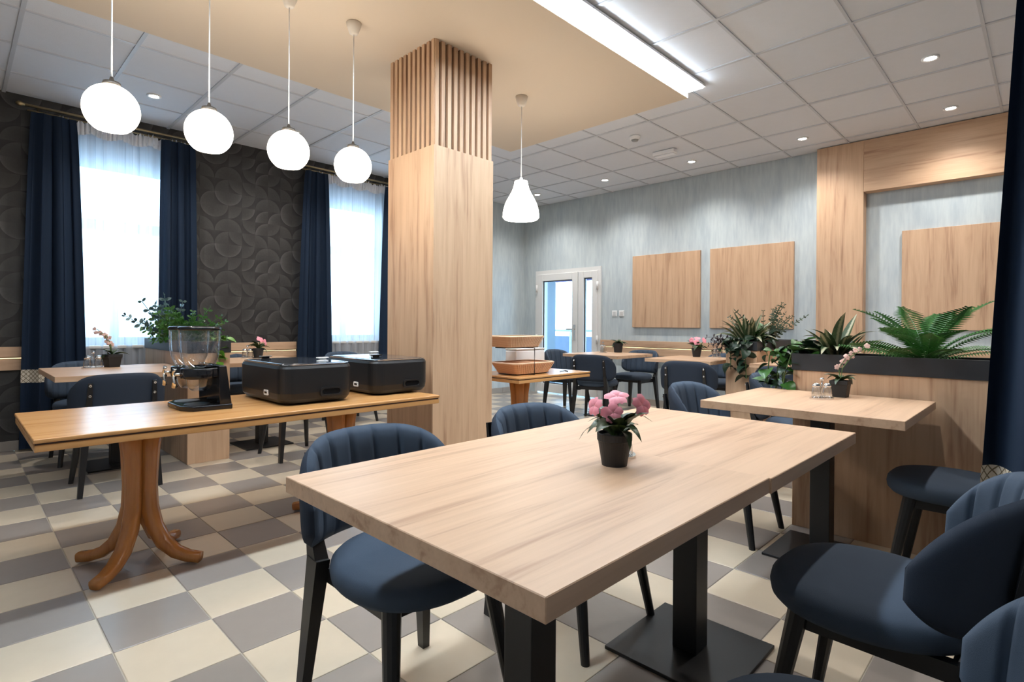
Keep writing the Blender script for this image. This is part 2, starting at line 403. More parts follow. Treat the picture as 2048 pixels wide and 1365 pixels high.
# ceiling: slab, tee grid and lay-in tiles
cei = struct(MB().box(XA, XB, YA, YB+0.3, HC+0.02, HC+0.15).build('ceiling', slab_m))
GX = [-1.495, -0.895, -0.295, 0.305, 0.905, 1.505, 2.105, 2.72, 3.36, 3.985, 4.59, 5.19, 5.79, 6.39]
GY = [-0.888, -0.288, 0.312, 0.912, 1.512, 2.112, 2.712, 3.312, 3.925, 4.537, 5.137, 5.737]
for x in GX: MB().box(x-0.012, x+0.012, YA, YB, HC-0.004, HC+0.02).build('grid_bar', tbar_m, cei)
EX = [XA]+GX+[XB]; EY = [YA]+GY+[YB]
for k, y in enumerate(GY):
    if 0.0 < y: MB().box(XA, XB, y-0.009, y+0.009, HC-0.003, HC+0.02).build('grid_bar', tbar_m, cei)
tcache = {}
for a in range(len(EX)-1):
    for b in range(len(EY)-1):
        x0, x1, y0, y1 = EX[a]+0.012, EX[a+1]-0.012, EY[b]+0.009, EY[b+1]-0.009
        if x1-x0 < 0.03 or y1-y0 < 0.03: continue
        if x1 < 4.0 and x0 > -0.9 and y0 > 2.6 and y1 < 3.95: continue
        key = (round(x1-x0, 3), round(y1-y0, 3))
        if key not in tcache:
            hx, hy = key[0]/2, key[1]/2
            tcache[key] = MB().box(-hx, hx, -hy, hy, 0, 0.014).mesh('ceiling_tile', ctile_m)
        link('ceiling_tile', tcache[key], cei, loc=((x0+x1)/2, (y0+y1)/2, HC+0.004))

# walls
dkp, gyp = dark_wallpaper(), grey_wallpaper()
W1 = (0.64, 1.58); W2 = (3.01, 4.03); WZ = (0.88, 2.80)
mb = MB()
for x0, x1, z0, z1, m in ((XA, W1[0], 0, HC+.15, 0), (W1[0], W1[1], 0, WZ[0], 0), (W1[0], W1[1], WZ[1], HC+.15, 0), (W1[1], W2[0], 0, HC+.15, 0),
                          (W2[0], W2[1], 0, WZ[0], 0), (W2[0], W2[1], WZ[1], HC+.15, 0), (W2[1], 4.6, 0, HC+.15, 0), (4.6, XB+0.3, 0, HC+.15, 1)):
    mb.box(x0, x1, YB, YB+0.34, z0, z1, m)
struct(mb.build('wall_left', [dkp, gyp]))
DY0, DY1, DZ = 4.715, 6.0, 1.965
mb = MB()
mb.box(XB, XB+0.28, YA, DY0, 0, HC+.15); mb.box(XB, XB+0.28, DY1, YB, 0, HC+.15); mb.box(XB, XB+0.28, DY0, DY1, DZ, HC+.15)
struct(mb.build('wall_right', [gyp]))
struct(MB().box(XA, XB+.28, YA-0.2, YA, 0, HC+.15).build('wall_near', wall_plain))
struct(MB().box(XA-0.2, XA, YA-0.2, YB+.34, 0, HC+.15).build('wall_back', wall_plain))
def skirting(name, segs):
    root = bpy.data.objects.new(name, None); C.objects.link(root); root['kind'] = 'structure'
    for x0, x1, y0, y1 in segs: MB().box(x0, x1, y0, y1, 0.0, 0.085).build('tile', skirt_m, root, bevel=0.002, seg=1)
L = []
x = -1.6
while x < 6.69: L.append((x+0.001, min(x+0.298, 6.69), YB-0.010, YB-0.0005)); x += 0.3
skirting('baseboard_left', L)
L = []
y = -0.9
while y < DY0-0.08: L.append((XB-0.010, XB-0.0005, y+0.001, min(y+0.298, DY0-0.07))); y += 0.3
skirting('baseboard_right', L)

# windows (frame and mullions with panes, sill, roller blind)
def window(n, x0, x1):
    z0, z1 = WZ; y = YB+0.20
    fr = MB(); t = 0.07
    fr.box(x0, x0+t, y, y+0.08, z0, z1); fr.box(x1-t, x1, y, y+0.08, z0, z1)
    fr.box(x0+t, x1-t, y, y+0.08, z0, z0+t); fr.box(x0+t, x1-t, y, y+0.08, z1-t, z1)
    root = struct(fr.build('window_%d' % n, white_pvc))
    zt = 2.02
    MB().box(x0+t, x1-t, y-0.005, y+0.085, zt-0.05, zt+0.05).build('transom', white_pvc, root)
    xm = (x0+x1)/2
    MB().box(xm-0.035, xm+0.035, y-0.003, y+0.083, z0+t, zt-0.05).build('mullion', white_pvc, root)
    for a, b, c, d in ((x0+t, x1-t, zt+0.05, z1-t), (x0+t, xm-0.035, z0+t, zt-0.05), (xm+0.035, x1-t, z0+t, zt-0.05)):
        MB().box(a, b, y+0.03, y+0.042, c, d).build('pane', glass_m, root)
    MB().box(x0-0.03, x1+0.03, YB-0.06, y, z0-0.03, z0).build('window_sill', white_pvc, root, bevel=0.006)
    MB().box(x0+0.02, x1-0.02, y-0.03, y-0.027, z1-0.26, z1-0.02).build('roller_blind', plain('blind_fabric', (0.55, 0.68, 0.8), 0.9), root)
window(1, *W1); window(2, *W2)

# glazed double door
def door():
    x = XB+0.01; P = white_pvc
    fr = MB()
    fr.box(x-0.03, x+0.07, DY0, DY0+0.05, 0, DZ); fr.box(x-0.03, x+0.07, DY1-0.05, DY1, 0, DZ); fr.box(x-0.03, x+0.07, DY0+0.05, DY1-0.05, DZ-0.06, DZ)
    root = struct(fr.build('door_1', P))
    def leaf(y0, y1, st):
        m = MB(); x0, x1 = x-0.045, x+0.04
        m.box(x0, x1, y0, y0+st, 0.02, DZ-0.06); m.box(x0, x1, y1-st, y1, 0.02, DZ-0.06)
        m.box(x0, x1, y0+st, y1-st, 0.02, 0.16); m.box(x0, x1, y0+st, y1-st, DZ-0.06-st, DZ-0.06)
        lf = m.build('leaf', P, root, bevel=0.004, seg=1)
        MB().box(x-0.005, x+0.008, y0+st, y1-st, 0.16, DZ-0.06-st).build('pane', glass_m, lf)
        g = MB()
        for a, b, c, d in ((y0+st, y0+st+0.012, .16, DZ-.06-st), (y1-st-0.012, y1-st, .16, DZ-.06-st), (y0+st, y1-st, .16, .172), (y0+st, y1-st, DZ-.072-st, DZ-.06-st)):
            g.box(x-0.02, x-0.004, a, b, c, d)
        g.build('gasket', plain('black_rubber', (0.02, 0.02, 0.022), 0.6), lf)
        return lf
    big = leaf(5.13, DY1-0.05, 0.11)
    leaf(DY0+0.05, 5.12, 0.10)
    h = MB(); h.box(x-0.055, x-0.045, 5.165, 5.20, 0.86, 1.10); h.tube([(x-0.05, 5.182, 1.03), (x-0.095, 5.182, 1.03), (x-0.10, 5.30, 1.03)], 0.010)
    h.build('handle', chrome, big)
    for yy in (DY0+0.045, DY1-0.045):
        for zz in (0.22, 0.88, 1.68): MB().lathe([(0.016, -0.06), (0.016, 0.06)], 12).build('hinge', P, root, smooth=True, loc=(x-0.055, yy, zz))
door()

# what lies outside the door: terrace with boarded wall, rail and fascia
out = thing('terrace', 'terrace slab outside the glazed door', 'terrace')
MB().box(6.98, 10.4, 3.2, 8.6, -0.12, -0.02).build('slab', plain('concrete', (0.2, 0.22, 0.25), 0.9, bump=.3), out)
sw = thing('boarded_wall', 'pale blue boarded side wall seen through the door glass', 'wall')
for k in range(14): MB().box(7.0, 7.62, 6.36, 6.40+0.008*(k % 2), 0.0+k*0.18, 0.18+k*0.18).build('board', plain('blue_board', (0.13, 0.20, 0.26), 0.7), sw)
rl = thing('terrace_railing', 'glass and metal terrace railing outside the door', 'railing')
MB().tube([(9.0, 3.4, 0.98), (9.0, 8.4, 0.98)], 0.022).build('top_rail', plain('grey_metal', (0.25, 0.32, 0.34), 0.4, 0.6), rl)
for yy in (3.5, 4.7, 5.9, 7.1, 8.3): MB().box(8.98, 9.02, yy-0.02, yy+0.02, -0.02, 0.97).build('post', MATS['grey_metal'], rl)
for yy in (3.5, 4.7, 5.9, 7.1): MB().box(8.995, 9.005, yy+0.03, yy+1.17, 0.06, 0.86).build('infill_panel', plain('blue_infill', (0.03, 0.085, 0.17), 0.25), rl)
fa = thing('terrace_awning', 'lilac awning above the terrace outside the door', 'awning')
MB().box(8.2, 8.24, 3.4, 8.4, 1.92, 2.6).build('valance', plain('lilac_canvas', (0.10, 0.08, 0.20), 0.8), fa)
MB().box(7.0, 8.24, 3.4, 8.4, 2.6, 2.63).build('canopy', MATS['lilac_canvas'], fa)

# ------------------------------------------------------------------ dropped ceiling panel, led lamp, pillar
cp = MB().box(-0.95, 4.22, 2.125, 4.165, 2.960, HC-0.004).build('ceiling_panel', beige_m, bevel=0.003, seg=1)
tag(cp, 'large smooth beige panel dropped below the tiled ceiling around the oak pillar', 'ceiling panel')
ll = thing('linear_lamp', 'long white linear lamp running along the edge of the beige ceiling panel', 'lamp', (3.0, 2.04, HC-0.004))
MB().box(-3.9, 1.19, -0.075, 0.075, -0.022, -0.004).build('housing', white_pl, ll)
MB().box(-3.88, 1.17, -0.066, 0.066, -0.034, -0.0225).build('diffuser', emit('cool_led', LEDC, L_LED), ll)

PX, PY, PW = 2.189, 2.859, 0.53
pil = thing('pillar', 'square oak-clad pillar with vertical slats around its top', 'pillar', (PX, PY, 0))
ZB = 2.266
mb = MB(); t = 0.018
MB().box(0, PW, 0, t, 0, ZB).build('cladding_panel', oakp('Z'), pil)
MB().box(0, PW, PW-t, PW, 0, ZB).build('cladding_panel', oakp('Z'), pil)
MB().box(0, t, t, PW-t, 0, ZB).build('cladding_panel', oakp('Z'), pil)
MB().box(PW-t, PW, t, PW-t, 0, ZB).build('cladding_panel', oakp('Z'), pil)
MB().box(0.03, PW-0.03, 0.03, PW-0.03, 0.0, 2.96).build('core', plain('slat_backing', (0.16, 0.085, 0.045), 0.8), pil)
ns, sw_ = 10, 0.030
sl1 = MB().box(-sw_/2, sw_/2, 0, 0.022, ZB, 2.96).mesh('slat', oakp('Z')); sl2 = MB().box(0, 0.022, -sw_/2, sw_/2, ZB, 2.96).mesh('slat', oakp('Z'))
for k in range(ns):
    p = 0.012+sw_/2+k*(PW-0.024-sw_)/(ns-1)
    link('slat', sl1, pil, loc=(p, 0.006, 0)); link('slat', sl1, pil, loc=(p, PW-0.028, 0))
    link('slat', sl2, pil, loc=(0.006, p, 0)); link('slat', sl2, pil, loc=(PW-0.028, p, 0))

# ------------------------------------------------------------------ wall joinery
def wall_panel(y0, y1, z0, z1, label):
    o = MB().box(XB-0.035, XB-0.001, y0, y1, z0, z1).build('wall_panel', oakp('Z'), bevel=0.002, seg=1)
    tag(o, label, 'wall panel', 'square oak wall panels')
wall_panel(3.18, 4.17, 1.068, 2.06, 'square oak wall panel nearest the light switches')
wall_panel(2.07, 3.05, 1.068, 2.06, 'square oak wall panel between another panel and the oak wall frame')
wall_panel(0.08, 1.06, 1.068, 2.06, 'square oak wall panel inside the oak wall frame behind the fern')
wf = thing('wall_frame', 'broad oak frame standing proud of the grey wall around one panel', 'wall frame')
MB().box(XB-0.13, XB-0.001, 1.375, 1.812, 0.0, HC-0.005).build('post', oakp('Z'), wf, bevel=0.002, seg=1)
MB().box(XB-0.13, XB-0.001, -0.85, -0.40, 0.0, HC-0.005).build('post', oakp('Z'), wf, bevel=0.002, seg=1)
MB().box(XB-0.13, XB-0.001, -0.399, 1.374, 2.487, HC-0.005).build('beam', oakp('Y'), wf, bevel=0.002, seg=1)
def rail(a, b, wall, label):
    r = thing('wall_rail', label, 'wall rail', group='oak wall rails with light strip')
    ax = 'X' if wall == 'L' else 'Y'
    def bx(d0, d1, z0, z1):
        return MB().box(a, b, YB-d1, YB-d0, z0, z1) if wall == 'L' else MB().box(XB-d1, XB-d0, a, b, z0, z1)
    bx(0.001, 0.022, 0.70, 0.86).build('back_board', plain('rail_back', (0.07, 0.05, 0.03), 0.7), r)
    bx(0.022, 0.045, 0.797, 0.882).build('board', oak(ax), r, bevel=0.002, seg=1)
    bx(0.022, 0.045, 0.685, 0.775).build('board', oak(ax), r, bevel=0.002, seg=1)
    bx(0.023, 0.030, 0.782, 0.789).build('light_strip', emit('warm_strip', (1.0, 0.75, 0.42), 0.7), r)
rail(-1.55, 0.46, 'L', 'oak wall rail on the dark wall left of the blue curtains')
rail(2.02, 2.80, 'L', 'short oak wall rail on the dark wall between the two windows')
rail(2.32, 4.70, 'R', 'long oak wall rail with light strip along the grey wall under two panels')
rail(-0.39, 1.37, 'R', 'oak wall rail inside the wall frame behind the fern')

# ------------------------------------------------------------------ lamps on the ceiling
def globe(x, y, label):
    zt = 2.19
    t = thing('globe_pendant', label, 'pendant lamp', (x, y, 2.96), group='white globe pendant lamps')
    MB().lathe([(0.012, -0.075), (0.026, -0.068), (0.040, -0.030), (0.046, -0.004), (0.040, 0.0)], 20).build('canopy', plain('cream_cap', (0.72, 0.66, 0.58), 0.5), t, smooth=True)
    MB().tube([(0, 0, -0.07), (0, 0, -0.76)], 0.0035, 8).build('cord', white_pl, t, smooth=True)
    MB().lathe([(0.006, -0.735), (0.012, -0.755), (0.034, -0.760), (0.038, -0.777), (0.030, -0.780)], 20).build('cap', plain('cap_metal', (0.09, 0.08, 0.07), 0.4, 0.5), t, smooth=True)
    R = 0.112; zc = -0.885; prof = []
    for k in range(25):
        a = PI*0.5-0.27-k*(PI*0.5-0.27+0.95)/24
        prof.append((R*math.cos(a), zc+R*math.sin(a)))
    MB().lathe(prof, 36).build('shade', emit('lit_opal_glass', WARM, L_GLOBE), t, smooth=True)
gl = ['white globe pendant lamp hanging in front of the first window, farthest from the pillar',
      'white globe pendant lamp hanging second in its row, beside the first window curtain',
      'white globe pendant lamp hanging third in its row, before the dark patterned wall',
      'white globe pendant lamp hanging closest to the slatted oak pillar']
for x, l in zip((0.515, 0.925, 1.338, 1.741), gl): globe(x, 3.09, l)
t = thing('bell_pendant', 'white bell-shaped pendant lamp hanging from the beige ceiling panel', 'pendant lamp', (3.255, 3.09, 2.96))
MB().lathe([(0.012, -0.085), (0.030, -0.075), (0.046, -0.030), (0.050, -0.004), (0.044, 0.0)], 20).build('canopy', MATS['cream_cap'], t, smooth=True)
MB().tube([(0, 0, -0.08), (0, 0, -0.69)], 0.0035, 8).build('cord', white_pl, t, smooth=True)
MB().lathe([(0.008, -0.655), (0.012, -0.67), (0.018, -0.69)], 16).build('cord_grip', white_pl, t, smooth=True)
MB().lathe([(0.020, -0.688), (0.052, -0.693), (0.057, -0.72), (0.064, -0.75), (0.082, -0.79), (0.108, -0.835), (0.130, -0.88), (0.144, -0.93), (0.150, -0.985), (0.135, -1.003), (0.05, -1.006)], 40).build('shade', emit('lit_opal_glass', WARM, L_GLOBE), t, smooth=True)
def spot(x, y, label, r=0.036):
    t = thing('ceiling_spotlight', label, 'spotlight', (x, y, HC), group='recessed ceiling spotlights')
    MB().lathe([(r, -0.004), (r+0.012, -0.010), (r+0.018, -0.006), (r+0.018, 0.003), (r, 0.003)], 24, cap=False).build('trim_ring', white_pl, t, smooth=True)
    MB().lathe([(r, 0.0), (r*0.99, -0.003)], 24).build('lens', emit('spot_lens', SPOTC, 30), t)
    d = bpy.data.lights.new('spot_beam', 'SPOT'); d.energy = L_SPOT; d.color = SPOTC; d.spot_size = math.radians(135); d.spot_blend = 1.0; d.shadow_soft_size = 0.035
    o = bpy.data.objects.new('spot_beam', d); C.objects.link(o); o.parent = t; o.location = (0, 0, -0.02)
spot(1.204, 5.453, 'recessed ceiling spotlight in front of the first window beside a globe lamp')
spot(2.424, 5.453, 'recessed ceiling spotlight in front of the dark wall between the windows')
spot(3.64, 5.453, 'recessed ceiling spotlight in front of the second window behind the pillar')
spot(4.893, 0.62, 'recessed ceiling spotlight out in the tiles, a row away from the oak wall frame')
spot(3.66, 0.62, 'recessed ceiling spotlight above the fern planter')
spot(2.43, 0.62, 'recessed ceiling spotlight above the orchid table by the fern planter')
spot(6.13, 0.63, 'recessed ceiling spotlight in front of the oak wall frame beam')
spot(6.10, 1.82, 'recessed ceiling spotlight beside the post of the oak wall frame')
spot(6.07, 3.01, 'recessed ceiling spotlight above the middle square wall panel')
spot(6.06, 4.22, 'recessed ceiling spotlight above the panel by the light switches')
spot(6.06, 5.42, 'recessed ceiling spotlight above the glazed door')
sd = thing('smoke_detector', 'small round white smoke detector on the ceiling tiles', 'smoke detector', (4.871, 3.03, HC))
MB().lathe([(0.055, 0.0), (0.055, -0.012), (0.048, -0.030), (0.036, -0.036)], 24).build('body', white_pl, sd, smooth=True)
MB().lathe([(0.038, -0.0355), (0.030, -0.048), (0.010, -0.052)], 20).build('sensor', plain('grey_sensor', (0.3, 0.3, 0.3), 0.5), sd, smooth=True)
el = thing('emergency_lamp', 'flat white emergency lamp on the ceiling tiles beside the smoke detector', 'emergency lamp', (5.50, 3.04, HC))
MB().box(-0.045, 0.045, -0.13, 0.13, -0.045, -0.001).build('body', white_pl, el, bevel=0.008)
MB().box(-0.035, 0.035, -0.115, 0.115, -0.055, -0.046).build('diffuser', plain('milky_diffuser', (0.88, 0.9, 0.94), 0.3), el, bevel=0.004)
for yy, l in ((4.482, 'square white light switch on the grey wall closest to the door'), (4.363, 'square white light switch on the grey wall closest to the wall panel')):
    s = thing('light_switch', l, 'switch', (XB, yy, 1.265), group='wall switches')
    MB().box(-0.010, -0.0005, -0.042, 0.042, -0.042, 0.042).build('plate', white_pl, s, bevel=0.004)
    MB().box(-0.014, -0.0105, -0.026, 0.026, -0.026, 0.026).build('rocker', plain('rocker_plastic', (0.62, 0.62, 0.62), 0.4), s, bevel=0.002)

# ------------------------------------------------------------------ curtains
def curtain_sheet(top, bot, folds, amp, z0, z1, ph=0.0, flare=1.0):
    # top/bot: (a0,a1) spans along the local u axis, returns fn(u,v) -> (u position, depth, z)
    def fn(u, v):
        z = z1+(z0-z1)*v
        k = v**0.7
        a = top[0]+(bot[0]-top[0])*k; b = top[1]+(bot[1]-top[1])*k
        w = math.sin(u*folds*2*PI+ph)+0.35*math.sin(u*folds*4.7*PI+1.3+ph)
        return a+(b-a)*u+0.010*math.sin(u*folds*4*PI), amp*(0.55+0.45*v)*w*(0.6 if v < .03 else 1), z
    return fn
lattice = trim_mat()
def band(fn, nu, nv, parent):
    # strip of trim whose UVs run in metres along and across the band
    o = MB().grid(fn, nu, nv).build('trim_band', lattice, parent, smooth=True)
    me = o.data; P = [Vector(fn(i/nu, 0.5)) for i in range(nu+1)]; L = [0.0]
    for a, b in zip(P[:-1], P[1:]): L.append(L[-1]+(b-a).length)
    uv = me.uv_layers.new(name='uv')
    for lp in me.loops:
        i, j = divmod(lp.vertex_index, nv+1); uv.data[lp.index].uv = (L[i], 0.108*j/nv)
def window_curtain(x_top, x_bot, label, ph):
    yc = YB-0.13
    t = thing('blue_curtain', label, 'curtain', (0, yc, 0), group='navy window curtains')
    fn = curtain_sheet(x_top, x_bot, 2.6, 0.036, 0.02, 2.87, ph)
    MB().grid(lambda u, v: (fn(u, v)[0], fn(u, v)[1], fn(u, v)[2]), 84, 24).build('cloth', drape, t, smooth=True)
    v0, v1 = (2.87-0.69)/2.85, (2.87-0.58)/2.85
    band(lambda u, v: (fn(u, v0+(v1-v0)*v)[0], fn(u, v0+(v1-v0)*v)[1]-0.004, fn(u, v0+(v1-v0)*v)[2]), 84, 3, t)
window_curtain((0.47, 0.76), (0.40, 0.85), 'navy curtain with cream lattice band beside the short wall rail', 0.3)
window_curtain((1.42, 1.70), (1.40, 1.73), 'navy curtain behind the blue-green leafy plant', 1.4)
window_curtain((2.86, 3.12), (2.76, 3.19), 'navy curtain beside the short oak rail between the windows', 2.2)
window_curtain((3.93, 4.20), (3.84, 4.28), 'navy curtain half hidden by the oak pillar', 0.9)
def sheer(x0, x1, label):
    t = thing('sheer_curtain', label, 'curtain', (0, YB-0.055, 0), group='white voile curtains')
    fn = curtain_sheet((x0, x1), (x0+0.02, x1-0.02), 9, 0.012, 0.03, 2.82, 0.5)
    MB().grid(lambda u, v: fn(u, v), 140, 20).build('voile', sheer_mat(), t, smooth=True)
    def ruf(u, v):
        sag = 0.035*abs(math.sin(u*PI*4.5))
        return (x0+(x1-x0)*u+0.006*math.sin(u*160), 0.020*math.sin(u*190)*(0.4+v)-0.01, 2.80+0.10*v-sag*(1-0.3*v)+0.012*math.sin(u*260)*v)
    MB().grid(ruf, 260, 4).build('ruffle', plain('white_ruffle', (0.75, 0.78, 0.84), 0.9), t, smooth=True)
sheer(0.66, 1.68, 'white voile sheer with ruffled heading at the window behind the orchid table')
sheer(3.03, 4.02, 'white voile sheer with ruffled heading at the window beside the pillar')
def rod(x0, x1, label):
    t = thing('curtain_rod', label, 'curtain rod', (0, YB-0.13, 2.915), group='curtain rods')
    MB().tube([(x0, 0, 0), (x1, 0, 0)], 0.011, 10).build('pole', brass, t, smooth=True)
    MB().tube([(x0+0.05, 0.075, -0.02), (x1-0.05, 0.075, -0.02)], 0.007, 8).build('inner_pole', brass, t, smooth=True)
    for x in (x0, x1):
        MB().lathe([(0.004, -0.03), (0.02, -0.012), (0.022, 0.0), (0.014, 0.02), (0.011, 0.03)], 12).build('finial', brass, t, smooth=True).matrix_local = Matrix.Translation((x, 0, 0)) @ Matrix.Rotation(PI/2 if x == x0 else -PI/2, 4, 'Y')
    for x in (x0+0.12, x1-0.12):
        MB().tube([(x, 0, 0), (x, 0.125, 0), (x, 0.129, -0.05)], 0.008, 8).build('bracket', brass, t)
rod(0.40, 1.80, 'slim brass curtain rod over the first window')
rod(2.80, 4.30, 'slim brass curtain rod over the second window')
# free-hanging curtain close to the camera on the right
t = thing('blue_curtain', 'heavy navy curtain with cream lattice band hanging beside the chairs', 'curtain', (2.45, 0, 0))
def nearc(u, v):
    z = 2.97+(0.03-2.97)*v
    le = 0.045+0.145*v; re = -0.62-0.02*v
    y = le+(re-le)*u
    return (0.055*math.sin(u*5*2*PI+0.4)*(0.6+0.4*v)+0.02*math.sin(u*31)-0.10*(u*0.35), y, z)
MB().grid(nearc, 120, 30).build('cloth', drape, t, smooth=True)
va, vb = (2.97-0.625)/2.94, (2.97-0.515)/2.94
band(lambda u, v: (nearc(u, va+(vb-va)*v)[0]-0.005, nearc(u, va+(vb-va)*v)[1]+0.002, nearc(u, va+(vb-va)*v)[2]), 120, 4, t)
MB().box(-0.02, 0.02, -0.68, 0.06, 2.975, 3.015).build('track', white_pl, t)

# ------------------------------------------------------------------ tables
def pedestal_table(name, label, x0, x1, y0, y1, z=0.75, axis='X', base=None, group='oak pedestal tables', th=0.036, col_w=0.085):
    cx, cy = base if base else ((x0+x1)/2, (y0+y1)/2)
    t = thing(name, label, 'table', (cx, cy, 0), group=group)
    MB().box(x0-cx, x1-cx, y0-cy, y1-cy, z-th, z).build('tabletop', oak(axis), t, bevel=0.0015, seg=1)
    MB().box(-col_w/2, col_w/2, -col_w/2, col_w/2, 0.012, z-th-0.006).build('column', black_metal, t, bevel=0.003)
    MB().box(-0.205, 0.205, -0.205, 0.205, 0.0, 0.012).build('base_plate', black_metal, t, bevel=0.002)
    MB().box(-0.16, 0.16, -0.16, 0.16, z-th-0.006, z-th).build('top_plate', black_metal, t)
    return t
pedestal_table('pedestal_table', '', 0.531, 1.314, 0.456, 1.233, base=(0.93, 0.845))['label'] = 'oak table holding pink flowers, joined end to end with another oak table'
pedestal_table('pedestal_table', 'bare oak table joined to the end of the pink flower table, towards the planter', 1.3165, 2.085, 0.452, 1.238, z=0.7485, base=(1.757, 0.865))
pedestal_table('pedestal_table', 'oak table standing against the planter with fern, holding orchid and shakers', 2.455, 3.215, 0.375, 1.165, base=(2.93, 0.775))
pedestal_table('pedestal_table', 'oak table at the first window holding an orchid and shakers', 0.455, 1.265, 4.44, 5.35, base=(0.90, 5.16))
pedestal_table('pedestal_table', 'oak table behind the black food warmers holding a pink flower pot', 1.66, 2.42, 5.0, 5.78, base=(1.975, 5.10))
pedestal_table('pedestal_table', 'oak table beside the glazed door holding a small leafy pot', 5.21, 5.98, 3.45, 4.23, axis='Y')
pedestal_table('pedestal_table', 'oak table by the grey wall holding a pink flower pot', 5.14, 5.92, 2.34, 3.06, axis='Y')
pedestal_table('pedestal_table', 'oak table mostly hidden behind hanging leaves past the second planter', 5.14, 5.92, 1.22, 1.97, axis='Y')

def bent_leg(ang, top=0.62, R=0.275, w=0.058, d=0.052):
    # one bentwood leg: straight stem close to the axis, sweeping out into a foot
    pts = [(0.058, top), (0.045, top-0.12), (0.040, 0.36), (0.044, 0.26), (0.066, 0.17), (0.110, 0.095), (0.165, 0.052), (0.22, 0.033), (R, 0.027)]
    ws = [(0.085, 0.07), (0.072, 0.066), (0.062, 0.062), (0.062, 0.064), (0.06, 0.066), (0.06, 0.06), (0.058, 0.052), (0.056, 0.046), (0.050, 0.044)]
    ca, sa = math.cos(ang), math.sin(ang); R_ = []
    n = len(pts)
    for i, ((r, z), (ww, dd)) in enumerate(zip(pts, ws)):
        r0, z0 = pts[max(i-1, 0)]; r1, z1 = pts[min(i+1, n-1)]
        tx, tz = r1-r0, z1-z0; l = math.hypot(tx, tz); nx, nz = -tz/l, tx/l
        ring = []
        for q in range(12):
            a = 2*PI*q/12
            u = ww/2*math.copysign(abs(math.cos(a))**0.6, math.cos(a)); v = dd/2*math.copysign(abs(math.sin(a))**0.6, math.sin(a))
            rr, zz = r+nx*v, max(z+nz*v, 0.0)
            ring.append((rr*ca-u*sa, rr*sa+u*ca, zz))
        R_.append(ring)
    return MB().rings(R_)
def bent_table(name, label, x0, x1, y0, y1, peds, z=0.68):
    cx, cy = (x0+x1)/2, (y0+y1)/2
    t = thing(name, label, 'table', (cx, cy, 0))
    MB().box(x0-cx, x1-cx, y0-cy, y1-cy, z-0.016, z).build('tabletop', honey('X'), t, bevel=0.004)
    MB().box(x0-cx+0.006, x1-cx-0.006, y0-cy+0.006, y1-cy-0.006, z-0.022, z-0.016).build('shadow_gap', plain('dark_gap', (0.05, 0.02, 0.01), 0.6), t)
    MB().box(x0-cx+0.003, x1-cx-0.003, y0-cy+0.003, y1-cy-0.003, z-0.048, z-0.022).build('under_leaf', honey('X'), t, bevel=0.004)
    for px in peds:
        for k in range(4):
            o = bent_leg(PI/4+k*PI/2, z-0.05).build('leg', wood('bentwood', (0.50, 0.205, 0.055), (0.38, 0.14, 0.035), 'Z', rough=0.25, spec=0.6), t, smooth=True, loc=(px-cx, 0, 0))
        MB().box(-0.14, 0.14, -0.20, 0.20, z-0.062, z-0.048).build('top_brace', honey('Y'), t, loc=(px-cx, 0, 0))
    return t
bent_table('serving_table', 'long honey-coloured wooden serving table on bentwood pedestals', 0.203, 2.01, 2.555, 3.36, (0.605, 1.60))
bt = bent_table('serving_table', 'honey-coloured wooden table holding wicker bread baskets behind the pillar', 3.10, 4.03, 2.95, 3.55, (3.42,))

